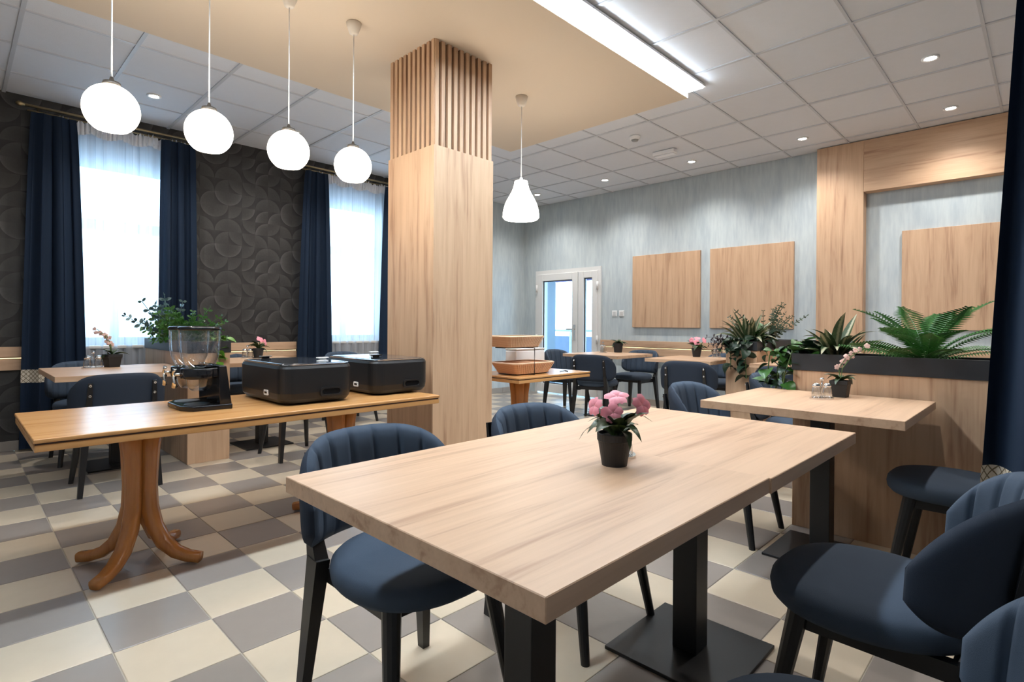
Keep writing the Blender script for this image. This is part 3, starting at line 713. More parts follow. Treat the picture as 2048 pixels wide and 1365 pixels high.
# ------------------------------------------------------------------ chairs
def make_chair():
    t = thing('dining_chair', '', 'chair', group='navy upholstered chairs with black legs')
    # seat cushion
    prof = [(0.80, 0.400), (0.93, 0.404), (0.985, 0.418), (1.0, 0.438), (0.985, 0.456), (0.93, 0.468), (0.78, 0.476), (0.5, 0.481), (0.18, 0.482)]
    R = []
    for s, z in prof:
        ring = []
        for q in range(48):
            a = 2*PI*q/48; ca, sa = math.cos(a), math.sin(a)
            e = 0.80 if sa > 0 else 0.86
            x = 0.232*math.copysign(abs(ca)**e, ca); y = 0.225*math.copysign(abs(sa)**e, sa)
            if sa < 0: x *= 1-0.10*abs(sa)
            ring.append((x*s, y*s+0.018, z))
        R.append(ring)
    MB().rings(R).build('seat', navy, t, smooth=True)
    # frame under the seat
    f = MB(); f.box(-0.15, 0.15, -0.185, -0.155, 0.368, 0.402); f.box(-0.15, 0.15, 0.11, 0.14, 0.368, 0.402)
    f.box(-0.165, -0.138, -0.19, 0.15, 0.360, 0.402); f.box(0.138, 0.165, -0.19, 0.15, 0.360, 0.402)
    f.build('seat_frame', black_wood, t)
    # backrest: padded shell, ribbed inside, smooth outside
    NS, NT, RIB = 108, 14, 9
    def mid(s, tt):
        th = s*math.radians(90)
        a, b = 0.245, 0.165
        e = abs(s)
        zt = 0.770-0.150*e**3.6-0.015*e**2; zb = 0.470+0.068*e**5
        z = zb+(zt-zb)*tt
        lean = 0.16*(z-0.46)
        return Vector((a*math.sin(th)*(1+0.10*(z-0.5)), -0.082-b*math.cos(th)-lean*(0.35+0.65*math.cos(th)), z)), Vector((math.sin(th)/a, -math.cos(th)/b, 0)).normalized()
    def surf(inner):
        vs = []
        for i in range(NS+1):
            s = -1+2*i/NS
            for j in range(NT+1):
                tt = j/NT
                p, n = mid(s, tt)
                ed = max(0.0, (1-abs(2*tt-1)**5)*(1-abs(s)**14))**0.5
                h = 0.024*ed
                if inner:
                    ph = (s+1)/2*RIB; fr = abs(ph-round(ph))
                    h = 0.026*ed-0.013*math.exp(-(fr/0.085)**2)*ed if 0.4 < ph < RIB-0.4 else 0.026*ed
                    p = p-n*h
                else: p = p+n*h
                vs.append(p)
        return vs
    m = MB(); fs = [(i*(NT+1)+j, (i+1)*(NT+1)+j, (i+1)*(NT+1)+j+1, i*(NT+1)+j+1) for i in range(NS) for j in range(NT)]
    m.add(surf(True), fs, 0); m.add(surf(False), fs, 1)
    me = m.mesh('backrest', [navy, navy_dk], True)
    bm = bmesh.new(); bm.from_mesh(me); bmesh.ops.remove_doubles(bm, verts=bm.verts, dist=1e-5); bmesh.ops.recalc_face_normals(bm, faces=bm.faces); bm.to_mesh(me); bm.free()
    link('backrest', me, t)
    # legs: front straight, rear running up behind the backrest
    for sx in (-1, 1):
        m = MB()
        ptsf = [((sx*0.160, 0.140, 0.405), 0.050), ((sx*0.205, 0.212, 0.0), 0.030)]
        R = []
        for (x, y, z), wd in ptsf: R.append([(x+wd/2*math.cos(2*PI*q/12), y+wd/2*math.sin(2*PI*q/12), z) for q in range(12)])
        m.rings(R); m.build('leg', black_wood, t, smooth=False)
        m = MB()
        m.bar((sx*0.215, -0.232, 0.0), (sx*0.180, -0.200, 0.43), 0.026, 0.030, 0.042, 0.058)
        m.bar((sx*0.180, -0.202, 0.41), (sx*0.176, -0.250, 0.53), 0.041, 0.055, 0.032, 0.018)
        m.bar((sx*0.176, -0.252, 0.53), (sx*0.170, -0.284, 0.715), 0.032, 0.018, 0.024, 0.012)
        lg = m.build('leg', black_wood, t)
        for z in (0.635, 0.70):
            MB().lathe([(0.008, 0.0), (0.008, 0.004), (0.004, 0.007)], 12).build('screw', chrome, lg).matrix_local = Matrix.Translation((sx*0.172, -0.278-(z-0.635)*0.15, z)) @ Matrix.Rotation(PI/2, 4, 'X')
    return t
proto = make_chair()
chairs = [  # x, y, facing angle of the front (0 = +Y), label
    (0.915, 1.285, PI, 'ribbed navy chair on the pillar side of the joined tables, by their free end'),
    (1.64, 1.275, PI, 'ribbed navy chair on the pillar side of the joined tables, by their seam'),
    (1.615, 0.29, -0.03, 'navy chair on the curtain side of the joined tables, by their seam'),
    (0.875, 0.185, 0.0, 'navy chair on the curtain side of the joined tables, by their free end'),
    (2.955, 1.245, PI, 'ribbed navy chair on the far side of the orchid table by the fern planter'),
    (2.91, 0.262, 0.0, 'navy chair on the curtain side of the orchid table by the fern planter'),
    (0.775, 4.515, 0.0, 'navy chair seen from behind at the orchid table by the first window'),
    (0.78, 5.52, PI, 'navy chair between the first window and its orchid table'),
    (2.02, 4.52, 0.0, 'navy chair hidden behind the food warmers, black legs showing below'),
    (2.02, 5.95, PI, 'navy chair under the short wall rail behind the flower pot'),
    (3.16, 5.62, PI, 'navy chair whose back top shows before the second window'),
    (5.20, 3.72, -PI/2+0.30, 'navy chair seen from behind at the table beside the door'),
    (5.60, 4.45, PI, 'navy chair in front of the door glass at the table with the leafy pot'),
    (6.20, 3.84, PI/2, 'navy chair between the grey wall and the table with the leafy pot'),
    (5.00, 2.46, -PI/2+0.22, 'navy chair seen from behind at the wall table with pink flowers'),
    (6.20, 2.72, PI/2, 'navy chair between the grey wall and the table with pink flowers'),
    (3.95, 1.18, PI, 'ribbed navy chair beside trailing leaves beyond the fern planter'),
    (4.98, 1.55, -PI/2, 'dark chair back seen past the planter under hanging leaves'),
]
for k, (x, y, a, l) in enumerate(chairs):
    if k == 0: proto.location = (x, y, 0); proto.rotation_euler = (0, 0, a); proto['label'] = l
    else: dup(proto, (x, y, 0), a, l)

# ------------------------------------------------------------------ planters
def planter(label, x0, x1, y0, y1, zt=0.948, zb=0.858):
    cx, cy = (x0+x1)/2, (y0+y1)/2
    t = thing('planter', label, 'planter', (cx, cy, 0), group='oak planters with dark troughs')
    a, b, c, d = x0-cx, x1-cx, y0-cy, y1-cy
    MB().box(a, b, c, d, 0, zb).build('body', oakp('Z'), t, bevel=0.002, seg=1)
    m = MB(); o, w_ = 0.006, 0.025
    m.box(a-o, a+w_, c-o, d+o, zb, zt); m.box(b-w_, b+o, c-o, d+o, zb, zt); m.box(a+w_, b-w_, c-o, c+w_, zb, zt); m.box(a+w_, b-w_, d-w_, d+o, zb, zt)
    m.build('trough', trough_m, t)
    MB().box(a+w_, b-w_, c+w_, d-w_, zb, zt-0.03).build('soil', soil_m, t)
planter('oak planter with dark trough holding the fern, behind the orchid table', 3.255, 3.555, -0.75, 1.01)
planter('oak planter with dark trough ending against the grey wall near the oak frame', 5.40, 6.56, 2.00, 2.30)
planter('oak planter with dark trough beside the first window, behind the dispenser', 1.275, 1.58, 4.735, 6.05)

# ------------------------------------------------------------------ plants
def leaf_mesh(name, mat, wid, droop, shape=0.45, fold=0.25, n=7):
    # unit-length blade along +Y, arching down; shape = position of the widest point
    m = MB(); vs = []
    for i in range(n+1):
        s = i/n
        if s < shape: ww = math.sin(s/shape*PI/2)**0.8
        else: ww = math.cos((s-shape)/(1-shape)*PI/2)**0.9
        ww = max(ww, 0.03 if 0 < i < n else 0.015)*wid/2
        y = s*math.cos(droop*s*0.9); z = -droop*0.55*s*s
        for q in (-1, -0.5, 0, 0.5, 1): vs.append((q*ww, y, z+abs(q)*ww*fold*2-0.0))
    fs = [(i*5+j, i*5+j+1, (i+1)*5+j+1, (i+1)*5+j) for i in range(n) for j in range(4)]
    return m.add(vs, fs).mesh(name, mat, True)
def place(name, me, parent, p, az, el, sc, tilt=0.0):
    o = bpy.data.objects.new(name, me); C.objects.link(o); o.parent = parent
    sx = sc if isinstance(sc, (list, tuple)) else (sc, sc, sc)
    o.matrix_local = Matrix.Translation(p) @ Matrix.Rotation(az-PI/2, 4, 'Z') @ Matrix.Rotation(el, 4, 'X') @ Matrix.Rotation(tilt, 4, 'Y') @ Matrix.Diagonal((sx[0], sx[1], sx[2], 1))
    return o
def frond_mesh(arch, n=28):
    m = MB(); pts = []
    for i in range(n+1):
        s = i/n; pts.append(Vector((0, s*(1-0.18*arch*s), -arch*0.55*s*s)))
    m.tube(pts, [0.008*(1-0.7*i/n) for i in range(n+1)], 4)
    for i in range(2, n+1):
        s = i/n; p = pts[i]; l = 0.185*(math.sin(min(s*1.5+0.25, PI)))**0.8*(1 if s < 0.75 else max(0.25, (1.02-s)/0.27))+0.012
        for sg in (-1, 1):
            w_ = 0.0105; tip = p+Vector((sg*l, l*0.25, -l*0.18-0.01)); m1 = p+Vector((sg*l*0.5, l*0.12+w_, l*0.03)); m2 = p+Vector((sg*l*0.5, l*0.12-w_, l*0.03))
            b1 = p+Vector((0, w_*0.6, 0)); b2 = p-Vector((0, w_*0.6, 0))
            m.add([b1, b2, m2, tip, m1], [(0, 1, 2, 4), (4, 2, 3)])
    return m.mesh('frond', leafmat('fern_green', (0.040, 0.150, 0.026)))
def sprig_mesh(name, mat, n=9, leafl=0.16, leafw=0.12, rnd=0.0, arch=0.3, seed=1):
    # unit-length stem along +Y with opposite oval leaves
    rr = random.Random(seed); m = MB(); pts = [Vector((0, s/10, -arch*(s/10)**2*0.5)) for s in range(11)]
    m.tube(pts, 0.008, 4)
    for i in range(1, n+1):
        s = i/n; p = Vector((0, s, -arch*s*s*0.5)); ro = (i % 2)*PI/2+rr.uniform(-.5, .5)
        for sg in (-1, 1):
            d = Vector((sg*math.cos(ro), 0.35, math.sin(ro)*sg)).normalized(); l = leafl*(1.15-0.6*s)*rr.uniform(0.8, 1.15)
            a = Vector((0, 1, 0)).cross(d).normalized(); c = d.cross(a).normalized()
            ww = leafw*(1.15-0.6*s)/2
            e = d.cross(Vector((0, 1, 0))); e = e.normalized() if e.length > .01 else a
            side = d.cross(e).normalized()*ww
            m.add([p, p+d*l*0.3+side*0.8, p+d*l*0.7+side*0.8, p+d*l, p+d*l*0.7-side*0.8, p+d*l*0.3-side*0.8], [(0, 1, 2, 3), (0, 3, 4, 5)])
    return m.mesh(name, mat)

F1, F2, F3 = frond_mesh(0.55), frond_mesh(0.95), frond_mesh(0.25)
def fern(label, p, spread, n, seed):
    r = random.Random(seed); t = thing('fern', label, 'plant', p)
    for k in range(n):
        az = k*2.4+r.uniform(-0.3, 0.3); el = r.choice((0.55, 0.8, 1.05, 1.3, 0.35, 1.4))
        place('frond', F2 if el > 0.9 else (F1 if el > .4 else F3), t, (0.02*math.cos(az), 0.02*math.sin(az), 0), az, el, spread*r.uniform(0.8, 1.1), r.uniform(-.3, .3))
    MB().lathe([(0.02, 0.0), (0.03, 0.02), (0.005, 0.05)], 10).build('crown', stem_m, t)
    return t
fn_ = fern('green feathery fern growing in the planter behind the orchid table', (3.41, 0.44, 0.925), 0.37, 32, 3)
VG = [leaf_mesh('leaf', leafmat('variegated_leaf', (0.045, 0.075, 0.028), (0.36, 0.34, 0.22)), 0.21, d, 0.42) for d in (0.15, 0.5, 0.9)]
PG = [leaf_mesh('leaf', leafmat('pothos_leaf', (0.035, 0.12, 0.018)), 0.75, d, 0.3, 0.15) for d in (0.4, 0.9)]
PD = [leaf_mesh('leaf', leafmat('dark_leaf', (0.016, 0.042, 0.022)), 0.62, d, 0.35, 0.2) for d in (0.5, 1.0)]
PL = [leaf_mesh('leaf', leafmat('lime_leaf', (0.12, 0.30, 0.03)), 0.7, d, 0.32, 0.15) for d in (0.4, 0.8)]
def tuft(name, label, p, meshes, n, lmin, lmax, emin, emax, seed, rad=0.03, wide=1.0):
    r = random.Random(seed); t = thing(name, label, 'plant', p)
    for k in range(n):
        az = k*2.4+r.uniform(-.4, .4); f_ = r.random()
        el = emin+(emax-emin)*f_; l = r.uniform(lmin, lmax)
        place('leaf', meshes[min(len(meshes)-1, int(r.random()*len(meshes)))], t, (rad*math.cos(az)*r.random(), rad*math.sin(az)*r.random(), 0.0+0.03*f_), az, el, (l*wide, l, l), r.uniform(-.4, .4))
    return t
def trailing(name, label, p, meshes, vines, leafl, seed):
    # vines: list of point lists (local); a leaf every few centimetres
    r = random.Random(seed); t = thing(name, label, 'plant', p)
    for pts in vines:
        P = [Vector(q) for q in pts]
        MB().tube(P, 0.004, 5).build('vine', stem_m, t)
        for a, b in zip(P[:-1], P[1:]):
            k = max(1, int((b-a).length/0.026))
            for q in range(k):
                c = a.lerp(b, (q+r.random())/k)
                place('leaf', r.choice(meshes), t, c, r.uniform(0, 2*PI), r.uniform(-0.5, 0.6), leafl*r.uniform(0.7, 1.15), r.uniform(-.5, .5))
    return t
tuft('variegated_plant', 'cream-streaked leafy plant in the planter next to the fern', (3.41, 0.835, 0.918), VG, 40, 0.15, 0.27, 0.55, 1.45, 5, 0.06)
trailing('trailing_plant', 'dark trailing plant spilling over the end of the fern planter', (3.41, 1.0, 0.93), PG+PD, [
    [(0, 0, 0), (-0.08, 0.05, 0.04), (-0.10, 0.10, -0.05), (-0.10, 0.12, -0.20), (-0.10, 0.11, -0.32)],
    [(0, 0, 0), (0.02, 0.08, 0.04), (0.02, 0.12, -0.08), (0.03, 0.13, -0.26)],
    [(0, 0, 0), (-0.14, 0.02, 0.03), (-0.165, 0.05, -0.10), (-0.165, 0.07, -0.26)],
    [(0, -0.12, 0), (-0.06, -0.05, 0.06), (-0.11, 0.0, 0.04), (-0.13, 0.05, 0.0)],
    [(0.02, -0.12, 0), (0.05, -0.02, 0.07), (0.0, 0.06, 0.08)], [(-0.02, 0.0, 0), (-0.12, 0.06, 0.05), (-0.14, 0.14, 0.0), (-0.13, 0.16, -0.16)], [(0.05, 0.0, 0), (0.08, 0.10, 0.05), (0.08, 0.16, -0.05), (0.07, 0.16, -0.18)]], 0.10, 8)
tuft('broadleaf_plant', 'low bright green broad-leaved plant between trailing vines and streaked plant', (3.41, 0.965, 0.922), PG, 16, 0.09, 0.14, 0.1, 0.9, 9, 0.06)
# far planter
tuft('variegated_plant', 'cream-streaked leafy plant in the planter near the grey wall', (5.56, 2.15, 0.918), VG, 40, 0.18, 0.34, 0.55, 1.4, 15, 0.08)
SP1 = sprig_mesh('sprig', leafmat('olive_leaf', (0.05, 0.085, 0.045)), 12, 0.12, 0.05, arch=0.25, seed=2)
SP2 = sprig_mesh('sprig', leafmat('eucalyptus_leaf', (0.07, 0.13, 0.13)), 9, 0.19, 0.12, arch=0.1, seed=4)
SP3 = sprig_mesh('sprig', leafmat('box_leaf', (0.045, 0.15, 0.025)), 10, 0.20, 0.11, arch=0.35, seed=6)
SP4 = sprig_mesh('sprig', leafmat('purple_leaf', (0.05, 0.035, 0.045)), 9, 0.22, 0.09, arch=0.6, seed=9)
def shrub(name, label, p, me, n, lmin, lmax, emin, emax, seed, bias=None, rad=0.04):
    r = random.Random(seed); t = thing(name, label, 'plant', p)
    for k in range(n):
        az = k*2.4+r.uniform(-.5, .5) if bias is None or k % 3 == 0 else bias+r.uniform(-.6, .6)
        place('sprig', me, t, (rad*math.cos(az)*r.random(), rad*math.sin(az)*r.random(), 0), az, r.uniform(emin, emax), r.uniform(lmin, lmax), r.uniform(-1, 1))
    return t
shrub('leafy_shrub', 'wispy olive-green shrub in the planter near the grey wall', (5.80, 2.08, 0.918), SP1, 20, 0.28, 0.48, 0.6, 1.4, 21, -0.8)
tuft('broadleaf_plant', 'dark green broad-leaved plant at the foot of the wispy shrub', (5.70, 2.10, 0.92), PG+PD, 20, 0.14, 0.26, 0.2, 1.2, 23, 0.08)
trailing('trailing_plant', 'dark trailing plant hanging over the end of the planter near the grey wall', (5.46, 2.17, 0.93), PD, [
    [(0, 0.02, 0), (-0.10, 0.04, 0.03), (-0.14, 0.05, -0.10), (-0.13, 0.05, -0.26)],
    [(0, -0.06, 0), (-0.11, -0.08, 0.03), (-0.14, -0.09, -0.10), (-0.13, -0.10, -0.34)],
    [(0, 0.10, 0), (-0.09, 0.14, 0.02), (-0.12, 0.16, -0.10)], [(0.05, -0.1, 0), (0.06, -0.19, 0.03), (0.08, -0.22, -0.12)]], 0.14, 31)
shrub('purple_plant', 'dark purple drooping plant at the planter corner near the flower table', (5.48, 2.24, 0.92), SP4, 12, 0.18, 0.30, -0.1, 0.6, 33, 2.6)
# window planter
shrub('eucalyptus_plant', 'blue-green eucalyptus in the planter before the first window', (1.42, 5.75, 0.918), SP2, 18, 0.24, 0.48, 0.5, 1.5, 41, 2.6)
shrub('leafy_shrub', 'dense bright green bushy plant in the window planter', (1.43, 5.35, 0.918), SP3, 60, 0.20, 0.36, 0.2, 1.4, 43)
tuft('streaked_plant', 'small pale-streaked plant at the foot of the eucalyptus', (1.37, 5.50, 0.92), VG, 12, 0.12, 0.20, 0.4, 1.2, 47, 0.03, 0.7)
trailing('trailing_plant', 'lime-green trailing plant at the near end of the window planter', (1.46, 4.86, 0.925), PL, [
    [(0, 0, 0), (0.05, -0.05, 0.05), (0.10, -0.09, 0.02), (0.12, -0.10, -0.05)],
    [(0, 0.04, 0), (0.08, 0.0, 0.06), (0.15, 0.0, 0.04)],
    [(0, 0, 0), (0.0, -0.10, 0.03), (0.02, -0.15, -0.07), (0.03, -0.155, -0.15)]], 0.085, 53)

# ------------------------------------------------------------------ small table plants
def pot(t, r0, r1, h):
    MB().lathe([(r0*0.2, 0.0), (r0, 0.0), (r0+(r1-r0)*0.80, h*0.76), (r1*0.99, h*0.78), (r1, h*0.98), (r1*0.98, h), (r1*0.90, h), (r1*0.88, h*0.9), (r1*0.1, h*0.9)], 32).build('pot', pot_m, t, smooth=False)
    MB().lathe([(r1*0.87, h*0.84), (r1*0.85, h*0.905), (r1*0.1, h*0.92)], 20).build('soil', soil_m, t)
DG = [leaf_mesh('leaf', leafmat('impatiens_leaf', (0.035, 0.062, 0.020)), 0.36, d, 0.42, 0.3) for d in (0.7, 1.2)]
def petal_flower(t, c, d, r, mat, n=5, seed=0):
    rr = random.Random(seed); m = MB(); d = Vector(d).normalized()
    a = d.orthogonal().normalized(); b = d.cross(a)
    fl = None
    for k in range(n):
        an = 2*PI*k/n+rr.uniform(-.2, .2); u = a*math.cos(an)+b*math.sin(an); v = d.cross(u)
        rk = r*rr.uniform(0.85, 1.1); vs = []
        for i in range(6):
            s = i/5; w_ = rk*0.50*math.sin(min(s*1.02+0.04, 1)*PI*0.86)**0.75
            for q in (-1, -0.4, 0.4, 1): vs.append(Vector(c)+u*(rk*s)+v*(w_*q*0.95)+d*(rk*(0.30*s-0.35*s*s)+0.10*rk*(1-q*q)))
        pm = MB().add(vs, [(i*4+j, i*4+j+1, (i+1)*4+j+1, (i+1)*4+j) for i in range(5) for j in range(3)])
        if fl is None:
            fl = MB().lathe([(r*0.02, -r*0.08), (r*0.12, 0.0), (r*0.03, r*0.12)], 8).build('flower', plain('flower_eye', (0.75, 0.45, 0.35), 0.6), t)
            mf = Matrix.Translation(c) @ d.to_track_quat('Z', 'Y').to_matrix().to_4x4()
            fl.matrix_local = mf
        inv = mf.inverted()
        pm.v = [tuple(inv @ Vector(q)) for q in pm.v]
        pm.build('petal', mat, fl, smooth=True)
def pink_pot(label, p, sc=1.0, seed=1, flowers=None, group='small black flower pots'):
    t = thing('flower_pot', label, 'potted plant', p, group=group)
    t.scale = (sc, sc, sc)
    pot(t, 0.031, 0.0435, 0.080)
    r = random.Random(seed)
    fl = flowers or [((-0.036, 0.034, 0.146), (-0.9, 0.3, 0.35), 0.027), ((-0.020, -0.008, 0.132), (-0.8, -0.75, 0.5), 0.029), ((0.018, 0.004, 0.166), (-0.35, -0.30, 1), 0.031), ((0.050, -0.046, 0.148), (-0.25, -0.9, 0.35), 0.028)]
    for k, (c, d, rr) in enumerate(fl):
        MB().tube([(0, 0, 0.066), (c[0]*0.4, c[1]*0.4, c[2]*0.65), (c[0], c[1], c[2]-0.004)], 0.0035, 6).build('stem', stem_m, t)
        petal_flower(t, c, d, rr, pink_m, 5, seed+k)
    for k in range(15):
        az = k*2.4+r.uniform(-.3, .3)
        place('leaf', r.choice(DG), t, (0.008*math.cos(az), 0.008*math.sin(az), 0.066+0.006*(k % 5)), az, r.uniform(0.35, 1.3), r.uniform(0.075, 0.115), r.uniform(-.4, .4))
    return t
pink_pot('black pot of pink flowers standing on the joined tables', (1.157, 0.772, 0.75), 1.0, 3)
pink_pot('black pot of pink flowers on the wall table below the square panels', (5.80, 2.80, 0.75), 1.25, 5)
pink_pot('black pot of pink and dark flowers on the table behind the food warmers', (2.13, 5.60, 0.75), 1.2, 9, [((0.01, -0.02, 0.15), (0.2, -0.6, 0.6), 0.034), ((0.045, -0.03, 0.13), (0.7, -0.5, 0.2), 0.034)])
t = thing('leafy_pot', 'black pot with small dark leaves on the table beside the door', 'potted plant', (5.94, 3.92, 0.75), group='small black flower pots')
pot(t, 0.048, 0.062, 0.115)
for k in range(12): place('leaf', DG[k % 2], t, (0.01, 0.0, 0.10), k*2.4, 0.4+0.08*(k % 9), 0.12+0.01*(k % 4))
def orchid(label, p, seed, rz=0.0, dirs=1):
    t = thing('orchid_pot', label, 'potted plant', p, rz, group='black orchid pots')
    m = MB()
    r0, r1, h = 0.030, 0.040, 0.082
    m.rings([[(sx*r, sy*r, z) for sx, sy in ((-1,-1),(1,-1),(1,1),(-1,1))] for r, z in ((r0, 0), (r0+(r1-r0)*.75, h*.75), (r1, h*.76), (r1, h), (r1*.9, h), (r1*.88, h*.9))])
    m.build('pot', pot_m, t, bevel=0.004)
    r = random.Random(seed)
    for k in range(7): place('leaf', DG[k % 2], t, (0, 0, 0.075), k*2.4+r.random(), r.uniform(0.3, 1.0), r.uniform(0.075, 0.115))
    for s in range(2):
        P = [(0.0, 0.0, 0.075), (0.01*dirs, 0.01-0.015*s, 0.14), (0.03*dirs, -0.02*dirs-0.02*s, 0.20), (0.075*dirs*(0.7+.3*s), -0.055*dirs-0.03*s, 0.225+0.02*s)]
        MB().tube(P, 0.0025, 6).build('stem', stem_m, t)
        for k in range(6):
            q = k/5; a = Vector(P[1]).lerp(Vector(P[2]), min(1, q*2)) if q < 0.5 else Vector(P[2]).lerp(Vector(P[3]), q*2-1)
            a += Vector((r.uniform(-.012, .012), r.uniform(-.012, .012), r.uniform(-.006, .014)))
            petal_flower(t, a, (-0.6+r.uniform(-.3, .3), -0.5+r.uniform(-.3, .3), 0.3), 0.0145, blush_m, 5, seed+10*s+k)
    return t
orchid('pale pink orchid in a black pot on the table by the fern planter', (3.075, 0.735, 0.75), 3, 0.0, 1)
o_ = orchid('pale pink orchid in a black pot on the table by the first window', (0.872, 5.17, 0.75), 8, 0.3, -1)
o_.scale = (1.25, 1.25, 1.2)
def shakers(label, p, rz=0.0, sc=1.0):
    t = thing('shaker_set', label, 'shaker set', p, rz, group='salt and pepper sets'); t.scale = (sc, sc, sc)
    MB().rings([[(0.055*math.cos(2*PI*q/28)*(1.0), 0.034*math.sin(2*PI*q/28), z) for q in range(28)] for z in (0.0, 0.007)]).build('tray', chrome, t)
    for sx in (-1, 1):
        j = MB().lathe([(0.004, 0.0), (0.019, 0.0), (0.020, 0.01), (0.018, 0.035), (0.015, 0.045), (0.0145, 0.048)], 20).build('jar', shaker_m, t, smooth=True, loc=(sx*0.026, 0, 0.008))
        MB().lathe([(0.016, 0.047), (0.0165, 0.054), (0.013, 0.062), (0.004, 0.065)], 20).build('lid', chrome, j, smooth=True)
    MB().tube([(0, 0, 0.006), (0, 0, 0.085)], 0.0028, 8).build('stem', chrome, t)
    MB().lathe([(0.002, 0.083), (0.009, 0.087), (0.010, 0.093), (0.004, 0.098)], 14).build('knob', chrome, t, smooth=True)
shakers('glass salt and pepper set on the orchid table by the fern planter', (2.915, 0.775, 0.75), 2.4, 1.05)
shakers('glass salt and pepper set on the orchid table by the first window', (0.742, 5.09, 0.75), 0.1, 1.3)
shakers('glass salt and pepper set on the table behind the food warmers', (2.03, 5.60, 0.75), 0.4, 1.3)
shakers('glass salt and pepper set beside the leafy pot near the door', (5.70, 3.98, 0.75), 0.9, 1.4)
shakers('glass salt and pepper set beside the pink flowers on the wall table', (5.86, 2.60, 0.75), 0.9, 1.3)
shakers('salt and pepper set half hidden behind the pink flowers on the joined tables', (1.262, 0.808, 0.75), 0.775, 0.78)

# ------------------------------------------------------------------ buffet equipment
def superrect(hx, hy, rr, z, n=8):
    pts = []
    for cx, cy, a0 in ((hx-rr, hy-rr, 0), (-hx+rr, hy-rr, PI/2), (-hx+rr, -hy+rr, PI), (hx-rr, -hy+rr, 1.5*PI)):
        for k in range(n+1): a = a0+PI/2*k/n; pts.append((cx+rr*math.cos(a), cy+rr*math.sin(a), z))
    return pts
def warmer(label, cx, cy, front):
    t = thing('food_warmer', label, 'food warmer', (cx, cy, 0.68), group='black buffet food warmers')
    hx, hy = 0.198, 0.30
    sec = [(-0.05, 0.006, .05), (-0.02, 0.010, .06), (-0.004, 0.030, .07), (0.0, 0.06, .07), (0.0, 0.185, .07), (-0.006, 0.198, .065), (-0.02, 0.202, .055)]
    MB().rings([superrect(hx+d, hy+d, r, z) for d, z, r in sec]).build('body', black_plastic, t, smooth=False, bevel=0)
    for sx in (-1, 1):
        for sy in (-1, 1): MB().lathe([(0.018, 0), (0.018, 0.012)], 12).build('foot', black_plastic, t, loc=(sx*0.11, sy*0.2, 0))
    MB().rings([superrect(hx-0.012, hy-0.012, .055, 0.2022), superrect(hx-0.012, hy-0.012, .055, 0.207), superrect(hx-0.020, hy-0.020, .05, 0.2085)]).build('rim', chrome, t)
    MB().rings([superrect(hx-0.022, hy-0.022, .05, 0.2075), superrect(hx-0.026, hy-0.026, .05, 0.2105)]).build('lid', plain('smoked_lid', (0.05, 0.055, 0.065), 0.08, 0.3), t)
    for sy, mm in ((0.16 if front else -0.16, gloss_black), (-0.16 if front else 0.16, white_pl)):
        h = MB(); h.box(-0.030, 0.030, -0.012, 0.012, 0.210, 0.216); h.box(-0.020, 0.020, -0.008, 0.008, 0.216, 0.226); h.box(-0.032, 0.032, -0.013, 0.013, 0.226, 0.232)
        h.build('lid_knob', mm, t, bevel=0.002, seg=1, loc=(-0.10 if mm is gloss_black else 0.08, sy, 0))
    rg = superrect(0.055, 0.017, 0.016, 0)
    gr = MB(); gr.rings([[(x, -hy-o, 0.060+y) for x, y, _ in superrect(a, b, 0.016, 0)] for a, b, o in ((0.062, 0.024, -0.002), (0.062, 0.024, 0.006), (0.052, 0.015, 0.006), (0.050, 0.014, -0.002))], cap=False)
    gr.build('grip_frame', black_plastic, t, loc=(0.06, 0, 0))
    MB().box(-0.05, 0.05, -hy-0.0015, -hy+0.004, 0.046, 0.074).build('grip_recess', gloss_black, t, loc=(0.06, 0, 0))
    bd = MB(); bd.rings([[(-hx-o, y, z+0.035) for y, z, _ in superrect(0.026, 0.014, 0.006, 0)] for o in (-0.002, 0.003)])
    bg_ = bd.build('badge', white_pl, t, loc=(0, -0.10, 0.022))
    MB().box(-hx-0.0042, -hx-0.0032, -0.015, 0.015, 0.030, 0.040).build('badge_mark', gloss_black, bg_)
    return t
warmer('black buffet food warmer with chrome badge next to the cereal dispenser', 1.345, 3.005, True)
warmer('black buffet food warmer standing against the oak pillar', 1.885, 3.045, False)

d = thing('cereal_dispenser', 'double cereal dispenser with clear hoppers on a black stand', 'dispenser', (0.86, 3.01, 0.68))
m = MB(); m.add([(x, y, z) for z in (0, 0.024) for x, y in ((-0.11, -0.10), (-0.07, -0.165), (0.10, -0.175), (0.105, 0.165), (-0.07, 0.165), (-0.11, 0.10))],
      [(0, 1, 2, 3, 4, 5)[::-1], (6, 7, 8, 9, 10, 11)]+[(k, (k+1) % 6, 6+(k+1) % 6, 6+k) for k in range(6)])
m.build('base', gloss_black, d, bevel=0.004)
for yy in (-0.08, 0.08): MB().lathe([(0.055, 0.0245), (0.055, 0.027), (0.05, 0.0275)], 24).build('drip_grille', plain('brushed_steel', (0.4, 0.4, 0.42), 0.3, 1.0), d, loc=(-0.03, yy, 0))
m = MB(); m.add([(x, y, z) for z, xa, xb in ((0.02, 0.045, 0.10), (0.21, 0.040, 0.075)) for x, y in ((xa, -0.165), (xb, -0.165), (xb, 0.155), (xa, 0.155))],
      [(3, 2, 1, 0), (4, 5, 6, 7), (0, 1, 5, 4), (1, 2, 6, 5), (2, 3, 7, 6), (3, 0, 4, 7)])
m.build('back_panel', gloss_black, d, bevel=0.005)
